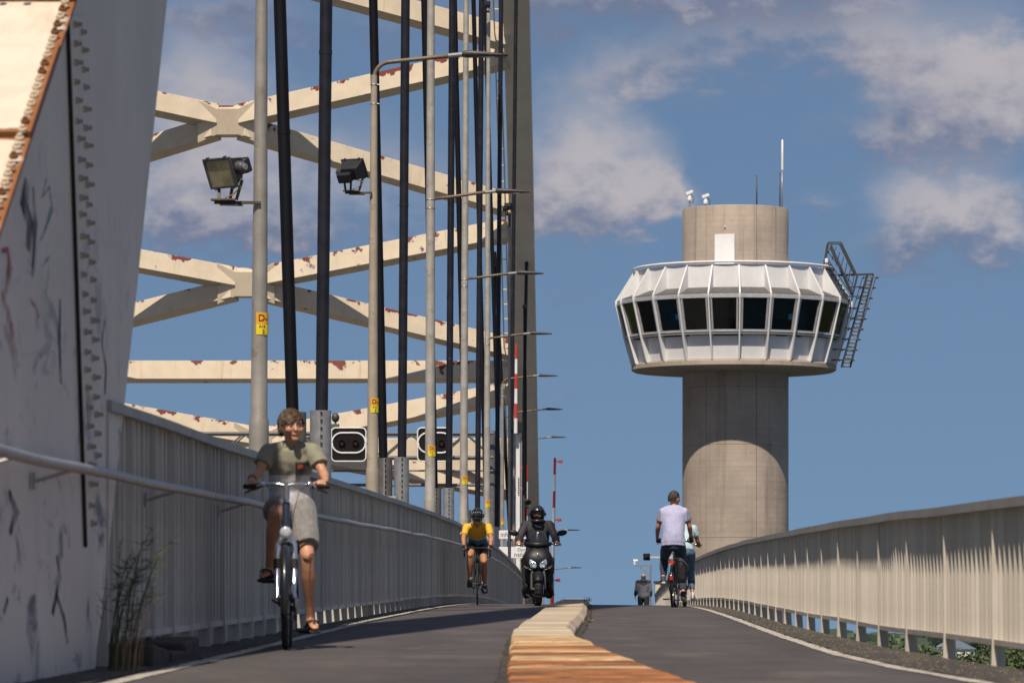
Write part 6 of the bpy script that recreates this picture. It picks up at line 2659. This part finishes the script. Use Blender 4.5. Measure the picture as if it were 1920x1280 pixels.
# front apron: shield-shaped nose built of stacked sections
sec = [(.40, .105, .06, -.36), (.47, .165, .09, -.38), (.55, .21, .12, -.42), (.64, .235, .14, -.47), (.72, .245, .14, -.48), (.79, .235, .13, -.46), (.86, .19, .11, -.43), (.92, .13, .085, -.40), (.96, .08, .06, -.38)]
b = MB()
b.loft([(0, y + .06, z) for z, w_, dp, y in sec], [w_ for z, w_, dp, y in sec], [dp for z, w_, dp, y in sec], side=(1, 0, 0), n=24, exp=2.4)
ap = b.build('front_apron', 'scooter_black', scoot, smooth=50)
# inner leg shield and floor, wide lower fairing
b = MB()
b.loft([(0, -.22, .24), (0, -.25, .40), (0, -.24, .62), (0, -.20, .85)], [.21, .255, .25, .17], [.04] * 4, side=(1, 0, 0), n=18, exp=3)
b.loft([(0, -.25, .20), (0, .1, .19), (0, .42, .24)], [.20, .245, .22], [.06, .055, .07], side=(1, 0, 0), n=18, exp=3)
b.build('leg_shield', 'scooter_matt', scoot, smooth=50)
b = MB()
for s in (-1, 1):
    b.loft([(s * .17, -.30, .36), (s * .225, -.20, .24), (s * .20, .0, .165), (s * .17, .25, .16)], [.03, .04, .045, .04], [.06, .07, .05, .04], side=(1, 0, 0), n=12)
b.build('belly_fairing', 'scooter_black', scoot, smooth=True)
for s in (-1, 1):      # pale wing flash below the headlamps
    MB().prism([(s * .245, -.475, .66), (s * .155, -.585, .60), (s * .10, -.60, .575), (s * .20, -.54, .60)], (0, .05, .0)).build('wing_flash', 'galvanised', scoot, bevel=.006)
# twin headlamps
for s in (-1, 1):
    b = MB()
    poly = [(s * .020, .635), (s * .045, .605), (s * .115, .615), (s * .150, .690), (s * .135, .760), (s * .035, .695)]
    q = [Vector((x, -.605 + .9 * max(0, abs(x) - .03) ** 1.6 + .25 * (z - .63), z)) for x, z in poly]
    b.prism(q, (0, .06, 0))
    h = b.build('headlight', 'headlamp', scoot, bevel=.01, seg=2)
    c = sum(q, Vector()) / 6
    MB().torus(c + Vector((0, -.004, .0)), (0, 1, 0), .034, .006, 20, 6).build('reflector_ring', 'chrome', h, smooth=True)
tm = MB().ell((0, -.555, .835), (.022, .006, .010)).build('badge', 'chrome', scoot, smooth=True)
# handlebar cowl, screen, indicators, mirrors
b = MB()
b.loft([(-.20, -.30, 1.005), (-.13, -.36, .995), (0, -.40, .985), (.13, -.36, .995), (.20, -.30, 1.005)], [.035, .055, .06, .055, .035], [.03, .06, .08, .06, .03], side=(0, 0, 1), n=14)
b.build('handlebar_cowl', 'scooter_black', scoot, smooth=True)
b = MB()
rows = [(.99, .13, -.455), (1.06, .155, -.43), (1.13, .15, -.40), (1.19, .115, -.375), (1.225, .06, -.36)]
for z, w_, y in rows:
    for j in range(9):
        t_ = -1 + j / 4
        b.v.append(Vector((t_ * w_, y + .07 * t_ * t_, z)))
for i in range(len(rows) - 1):
    for j in range(8):
        b.f.append((i * 9 + j, i * 9 + j + 1, (i + 1) * 9 + j + 1, (i + 1) * 9 + j))
o = b.build('windscreen', 'screen_dark', scoot, smooth=True)
o.modifiers.new('t', 'SOLIDIFY').thickness = .005
for (x, z) in ((-.07, 1.075), (.07, 1.075), (-.06, 1.15), (.06, 1.15)):
    MB().ell((x, -.432 + .07 * (x / .14) ** 2 + (z - 1.06) * .45, z), (.009, .006, .009)).build('screen_bolt', 'black_metal', scoot, smooth=True)
for s in (-1, 1):
    MB().prism([(s * .115, -.405, .975), (s * .185, -.37, .985), (s * .195, -.35, 1.025), (s * .125, -.39, 1.005)], (0, .04, 0)).build('indicator', 'indicator', scoot, bevel=.006)
    b = MB().loft([(s * .20, -.30, 1.005), (s * .28, -.275, 1.005), (s * .36, -.26, 1.0)], [.013, .013, .013], n=8)
    b.build('handlebar', 'dark_grey', scoot, smooth=True)
    MB().loft([(s * .26, -.28, 1.005), (s * .375, -.258, 1.0)], .019, n=12).build('grip', 'grip_rubber', scoot, smooth=40)
    MB().loft([(s * .23, -.32, 1.0), (s * .30, -.34, .995), (s * .39, -.325, .985)], [.01, .008, .007], n=6).build('brake_lever', 'chrome', scoot, smooth=True)
    mr = MB().loft([(s * .22, -.31, 1.02), (s * .27, -.31, 1.11), (s * .33, -.31, 1.17)], .007, n=6).build('mirror', 'black_metal', scoot, smooth=True)
    MB().ell((s * .395, -.315, 1.185), (.085, .03, .048), Matrix.Rotation(s * R(-12), 3, 'Y')).build('mirror_shell', 'scooter_black', mr, smooth=True)
# seat, tail and side panels
MB().loft([(0, .12, .74), (0, .3, .77), (0, .55, .80), (0, .85, .84)], [.09, .13, .15, .10], [.05, .06, .06, .05], side=(1, 0, 0), n=14).build('seat', 'saddle', scoot, smooth=True)
MB().loft([(0, .15, .50), (0, .4, .55), (0, .75, .62), (0, .95, .70)], [.16, .20, .19, .08], [.16, .18, .15, .06], side=(1, 0, 0), n=16).build('tail_body', 'scooter_black', scoot, smooth=True)
b = MB().loft([(.10, .1, .32), (.235, .12, .30), (.25, .15, .29)], [.012, .010, .010], n=6).build('footpeg', 'black_metal', scoot, smooth=True)
MB().loft([(.19, .3, .28), (.21, .6, .30), (.22, .85, .38)], [.05, .06, .055], n=12).build('exhaust', 'scooter_matt', scoot, smooth=True)
b = MB().loft([(.2, -.02, .22), (.26, -.04, .20), (.27, -.06, .17)], [.012, .012, .010], n=6).build('side_stand', 'black_metal', scoot, smooth=True)

mat('jacket_purple', (.030, .024, .032), .75, var=.25, vscale=7, bump=.4, bscale=20)
mat('trousers_dark', (.018, .018, .022), .8, var=.2, vscale=8, bump=.3, bscale=20)
mat('strap_green', (.012, .03, .026), .7, var=.2)
mat('helmet_matt', (.016, .016, .018), .32, var=.12, vscale=14, coat=.2)
mat('visor_clear', (.05, .05, .055), .05, var=.05, coat=1.0)
J = dict(pelvis=(0, .34, .88), waist=(0, .33, 1.02), chest=(0, .28, 1.20), neck=(.0, .235, 1.385), head=(.0, .20, 1.495), face=(0, -1, -.05),
         shL=(-.20, .26, 1.325), shR=(.20, .26, 1.325), elL=(-.295, .09, 1.12), elR=(.295, .09, 1.12), wrL=(-.315, -.175, 1.035), wrR=(.315, -.175, 1.035),
         gripL=((-.315, -.268, 1.003), (-1, .2, 0)), gripR=((.315, -.268, 1.003), (1, .2, 0)),
         hipL=(-.10, .32, .85), hipR=(.10, .32, .85), knL=(-.205, -.08, .72), knR=(.205, -.08, .72), anL=(-.17, .02, .34), anR=(.17, .02, .34),
         toeL=(-.18, -.15, .29), toeR=(.18, -.15, .29))
o = dict(k=1.0, kt=1.08, hk=1.0, voxel=.011, skin='skin_red', rb=.02,
         tops=[('jacket', dict(mat='jacket_purple', lo=.7, hi=4.85, inf=.030, sleeve=1.86, sinf=.026, flare=.004, wr=.009, ws=9))],
         bottoms=[('trousers', dict(mat='trousers_dark', len=1.95, linf=.020, hi=1.6, inf=.014, wr=.005, ws=10))])
rid, rb_, Q, Mh, hk = person('helmeted rider in a dark purple jacket on the motor scooter', (sx_, sd_, sz_), SR_, J, o)
face(rb_, Q, Mh, hk)
# full-face helmet: outer shell with an eye port, visor, chin bar, vents
b = MB()
nu, nv = 40, 24
ok_ = {}
o0_ = len(b.v)
for i in range(nv + 1):
    ph = math.pi * i / nv * .90
    for j in range(nu):
        th = 2 * math.pi * j / nu
        x, y, z = math.sin(ph) * math.cos(th), math.sin(ph) * math.sin(th), math.cos(ph)
        chin = max(0, -z) * max(0, y)
        b.v.append(Q(.128 * x * (1 - .12 * max(0, -z)), .150 * y + .035 * chin, .010 + .152 * z))
        ok_[i, j] = not (y > .30 and -.42 < z < .30)
for i in range(nv):
    for j in range(nu):
        j2 = (j + 1) % nu
        q4 = ((i, j), (i, j2), (i + 1, j2), (i + 1, j))
        if sum(ok_[q] for q in q4) >= 3:
            b.f.append(tuple(o0_ + i_ * nu + j_ for i_, j_ in q4))
hm = b.build('helmet', 'helmet_matt', rid, smooth=True)
hm.modifiers.new('t', 'SOLIDIFY').thickness = .018
mat_glass('visor_tint', (.45, .45, .47))
b = MB()
for i in range(7):
    z = lerp(-.050, .068, i / 6)
    for j in range(15):
        th = R(lerp(-68, 68, j / 14))
        kz = math.sqrt(max(.1, 1 - ((z - .01) / .158) ** 2))
        b.v.append(Q(.131 * math.sin(th) * kz, .154 * math.cos(th) * kz + .010, z))
for i in range(6):
    for j in range(14):
        b.f.append((i * 15 + j, i * 15 + j + 1, (i + 1) * 15 + j + 1, (i + 1) * 15 + j))
b.build('visor', 'visor_tint', hm, smooth=True)
MB().loft([Q(-.10, .10, -.085), Q(-.05, .155, -.098), Q(0, .172, -.10), Q(.05, .155, -.098), Q(.10, .10, -.085)], [.020, .026, .028, .026, .020], n=10).build('chin_bar', 'helmet_matt', hm, smooth=True)
MB().loft([Q(-.03, .180, -.098), Q(.03, .180, -.098)], [.008, .008], n=8).build('chin_vent', 'galvanised', hm)
for s in (-1, 1):
    MB().ell(Q(s * .134, .02, .012), (.012, .03, .03), Mh).build('visor_pivot', 'black_metal', hm, smooth=True)
MB().loft([Q(-.018, .105, .135), Q(.0, .100, .142), Q(.018, .105, .135)], [.007] * 3, n=6).build('top_vent', 'black_metal', hm, smooth=True)
for s in (-1, 1):
    MB().loft([(s * .125, .33, 1.40), (s * .115, .20, 1.375), (s * .120, .155, 1.26), (s * .135, .16, 1.10), (s * .165, .28, 1.0)], [.022] * 5, [.006] * 5, side=(1, 0, 0), n=8).build('rucksack_strap', 'strap_green', rid, smooth=True)
for q in 'LR':
    shoe(rid, J['an' + q], J['toe' + q], 1.05, 'lycra_black', 'sole_dark', 'boot')

# ------------------------------------------------------------------ man on a bicycle, seen from behind
md = 68.
mx = (1266 - CX) * md / FPX
mz = road(mx, md)
MR = R(180 - 4.0)
mbike, PED, gR, gL = city_bike('black city bicycle with luggage rack under the man in the pale polo shirt', (mx, md + .9, mz), MR, 'frame_black', .345, 1.09, -.17, .29, .94, 62., .042, False, True, steer=R(-5))


def polo(t, v, x, y, z):
    n = t.noise(v, 220, 2, .5)
    c = t.mix(t.step(n, .35, .65), (.34, .37, .60), (.52, .50, .66))
    zz = t.m('ADD', z, t.m('MULTIPLY', t.m('ABSOLUTE', x), -.3))
    stripes = t.step(t.m('SINE', t.m('MULTIPLY', t.m('ADD', z, t.m('MULTIPLY', t.m('ABSOLUTE', x), .6)), 420.)), -.1, .1)
    slv = t.step(t.m('ABSOLUTE', x), .205, .212)
    c = t.mix(slv, c, t.mix(stripes, (.03, .035, .09), (.42, .42, .52)))
    return t.mix(t.step(z, 1.652, 1.658), c, (.03, .045, .13))


zone_cloth('polo', polo)


def jeans(t, v, x, y, z):
    n = t.noise(t.scale(v, 1, 1, .5), 26, 5, .65)
    c = t.mix(t.step(n, .3, .75), (.010, .020, .042), (.034, .058, .105))
    # stitched pocket lines on the seat
    ax = t.m('ABSOLUTE', x)
    line = t.m('ABSOLUTE', t.m('SUBTRACT', z, t.m('ADD', 1.005, t.m('MULTIPLY', ax, .12))))
    st = both(t, both(t, t.step(line, .004, .002), between(t, ax, .04, .15)), t.step(y, .22, .26))
    return t.mix(st, c, (.22, .17, .12))


zone_cloth('jeans', jeans)
mat('jeans_light', (.10, .17, .28), .85, var=.25, vscale=12, bump=.3)
# local frame is the bike's: front is -Y, so the figure's right hand is -X
J = dict(pelvis=(0, .24, 1.035), waist=(0, .22, 1.19), chest=(0, .15, 1.42), neck=(0, .11, 1.650), head=(-.005, .085, 1.760), face=(-.52, -.85, 0),
         shL=(-.188, .13, 1.540), shR=(.188, .13, 1.540), elL=(-.255, .10, 1.31), elR=(.255, .10, 1.31), wrL=(-.272, -.075, 1.125), wrR=(.280, -.075, 1.125),
         gripL=((-.262, -.185, 1.083), (-1, .3, 0)), gripR=((.262, -.185, 1.083), (1, .3, 0)),
         hipL=(-.095, .22, .995), hipR=(.095, .22, .995), knL=(-.135, -.13, .67), knR=(.175, -.21, .80),
         anL=(-.150, .13, .225), anR=(.175, .025, .475), toeL=(-.165, -.045, .155), toeR=(.200, -.15, .415))
o = dict(k=1.04, kt=1.12, hk=1.05, voxel=.010, skin='skin_red',
         tops=[('polo_shirt', dict(mat='polo', lo=.85, hi=4.85, inf=.022, sleeve=.62, sinf=.016, flare=.012, wr=.010, ws=8, belly=.02, drop=.03))],
         bottoms=[('jeans', dict(mat='jeans', len=1.86, linf=.014, hi=1.6, inf=.012, wr=.005, ws=11))])
man, mb_, Q, Mh, hk = person('grey-haired man in a pale blue polo shirt cycling away from us', (mx, md + .9, mz), MR, J, o)
face(mb_, Q, Mh, hk, 'hair_grey')
hair(mb_, Q, hk, 'hair_grey', 1200, .014, lambda x, y, z: (z > .50 and y > .1) or (y <= .1 and z > -.30 and not (y > -.45 and z < .12)), 9, True, .1, .25)
mat('shoe_navy', (.03, .035, .06), .7, var=.25, vscale=30)
mat('shoe_white', (.50, .50, .50), .7, var=.2, vscale=30)
for q in 'LR':
    shoe(man, J['an' + q], J['toe' + q], 1.08, 'shoe_navy')
    b = MB()
    a, t_ = Vector(J['an' + q]), Vector(J['toe' + q])
    d_ = (t_ - a).normalized()
    for s in (-1, 1):
        b.loft([a - d_ * .03 + Vector((s * .043, 0, -.03)), a.lerp(t_, .25) + Vector((s * .044, 0, -.012)), a.lerp(t_, .5) + Vector((s * .040, 0, -.03))], [.008] * 3, n=6)
    b.build('shoe_stripe', 'shoe_white', man, smooth=True)
# watch
MB().torus(Vector(J['wrL']).lerp(Vector(J['elL']), .08), Vector(J['wrL']) - Vector(J['elL']), .034, .006, 20, 6, flat=2.).build('watch_strap', 'grip_rubber', man, smooth=True)
# pannier bag hooked on the rack, on the right as seen
bag = thing('pannier_bag', 'black pannier bag hanging from the rack of the rear cyclist', 'bag', (mx, md + .9, mz), MR)
mat('bag_black', (.016, .016, .018), .5, var=.25, vscale=10, bump=.4, bscale=14)
mb = MB()
mb.loft([(-.145, .62, .40), (-.155, .62, .46), (-.165, .62, .60), (-.14, .62, .72), (-.115, .62, .77)], [.06, .085, .09, .07, .04], [.13, .16, .165, .16, .15], side=(1, 0, 0), n=18, exp=3.5)
solid(mb, 'bag_body', 'bag_black', bag, .012, 2, .008, 9)
b = MB()
for y in (.55, .70):
    b.loft([(-.08, y, .80), (-.15, y + .0, .79), (-.235, y + .02, .70), (-.262, y + .02, .58), (-.25, y + .02, .5)], [.014] * 5, [.003] * 5, side=(0, 1, 0), n=6)
b.build('strap', 'grip_rubber', bag, smooth=True)
b = MB().loft([(-.065, .80, .785), (-.16, .81, .775), (-.245, .80, .69), (-.25, .79, .62)], [.006] * 4, [.01] * 4, n=6)
b.build('flap_edge', 'dark_grey', bag, smooth=True)

# ------------------------------------------------------------------ second cyclist, mostly hidden by the man
wd_ = 71.2
wx = (1286 - CX) * wd_ / FPX
wz = road(wx, wd_)
WR = R(180 - 2)
wb, PED, gR, gL = city_bike('bicycle of the second rider, mostly hidden behind the man', (wx, wd_ + .9, wz), WR, 'frame_blue', .345, 1.06, -.14, .27, .86, 95., .042, False, True)
mat('tee_pale', (.40, .55, .60), .85, var=.15, vscale=10, bump=.3, bscale=20)
J = dict(pelvis=(0, .24, .955), waist=(0, .20, 1.08), chest=(0, .10, 1.24), neck=(0, .02, 1.385), head=(0.02, -.03, 1.475), face=(.2, -1, -.15),
         shL=(-.155, .05, 1.33), shR=(.155, .05, 1.33), elL=(-.215, .00, 1.12), elR=(.215, .0, 1.12), wrL=(-.255, -.115, .985 + .05), wrR=(.255, -.115, 1.035),
         gripL=((-.245, -.20, 1.05), (-1, .3, 0)), gripR=((.245, -.20, 1.05), (1, .3, 0)),
         hipL=(-.09, .22, .92), hipR=(.09, .22, .92), knL=(-.105, -.12, .62), knR=(.105, -.19, .78),
         anL=(-.13, .08, .215), anR=(.13, -.0, .50), toeL=(-.145, -.09, .15), toeR=(.145, -.16, .45))
o = dict(k=.92, kt=.92, hk=.95, voxel=.012, skin='skin_tan',
         tops=[('t_shirt', dict(mat='tee_pale', lo=.9, hi=4.8, inf=.018, sleeve=.62, sinf=.016, flare=.012, wr=.005))],
         bottoms=[('jeans', dict(mat='jeans_light', len=1.80, linf=.012, hi=1.6, inf=.010, wr=.004))])
wom, wb_, Q, Mh, hk = person('cyclist in a pale blue T-shirt and jeans, half hidden behind the man', (wx, wd_ + .9, wz), WR, J, o)
face(wb_, Q, Mh, hk, 'hair_blond')
hair(wb_, Q, hk, 'hair_blond', 400, .05, lambda x, y, z: (z > .5 and y > .1) or (y <= .1 and z > -.5), 5, True, .1, .2)
for q in 'LR':
    shoe(wom, J['an' + q], J['toe' + q], .92, 'shoe_white')

# ------------------------------------------------------------------ walker beyond the crest
vd_ = 150.
vx_ = (1206.5 - CX) * vd_ / FPX
vz_ = road(vx_, vd_)


def jacket(t, v, x, y, z):
    n = t.noise(v, 40, 3, .6)
    grey = t.mix(t.step(n, .3, .7), (.115, .12, .145), (.16, .165, .195))
    navy = (.018, .022, .035)
    yoke = t.step(t.m('ADD', z, t.m('MULTIPLY', t.m('ABSOLUTE', x), -.5)), 1.27, 1.28)
    slv = both(t, t.step(t.m('ABSOLUTE', x), .23, .236), t.step(z, 1.12, 1.10))
    return t.mix(t.m('MAXIMUM', yoke, slv), grey, navy)


zone_cloth('walker_jacket', jacket)
J = dict(pelvis=(0, 0, .93), waist=(0, -.01, 1.07), chest=(0, -.01, 1.28), neck=(0, .01, 1.475), head=(0, .035, 1.60), face=(0, 1, -.05),
         shL=(-.205, 0, 1.415), shR=(.205, 0, 1.415), elL=(-.250, -.02, 1.14), elR=(.245, .02, 1.13), wrL=(-.285, .06, .92), wrR=(.255, .07, .90),
         hdL=(-.1, .1, -1), hdR=(.05, .1, -1), hipL=(-.10, 0, .90), hipR=(.10, 0, .90), knL=(-.11, .10, .49), knR=(.11, -.02, .49),
         anL=(-.11, .12, .085), anR=(.11, -.22, .10), toeL=(-.12, .28, .04), toeR=(.12, -.06, .03))
o = dict(k=1.0, kt=1.02, hk=1.0, voxel=.013, skin='skin_red', hs=(0, 1, 0),
         tops=[('jacket', dict(mat='walker_jacket', lo=.25, hi=4.85, inf=.035, sleeve=1.88, sinf=.026, wr=.007, ws=9))],
         bottoms=[('trousers', dict(mat='trousers_dark', len=1.9, linf=.022, hi=1.5, inf=.012))])
wk, wkb, Q, Mh, hk = person('balding walker in a grey hooded jacket beyond the crest of the path', (vx_, vd_, vz_), 0, J, o)
face(wkb, Q, Mh, hk, 'hair_sparse')
hair(wkb, Q, hk, 'hair_sparse', 260, .012, lambda x, y, z: y <= .1 and -.35 < z < .35, 8, True, .1, .15)
mb = MB()
mb.ell(Vector((0, -.085, 1.45)), (.125, .075, .075))
mb.ell(Vector((0, -.05, 1.50)), (.11, .06, .05))
solid(mb, 'hood', mat('hood_navy', (.018, .022, .035), .85, var=.2), wk, .012, 3, .006)
for q in 'LR':
    shoe(wk, J['an' + q], J['toe' + q], 1.05, 'shoe_navy', 'sole_dark')

bpy.data.scenes.remove(WS)
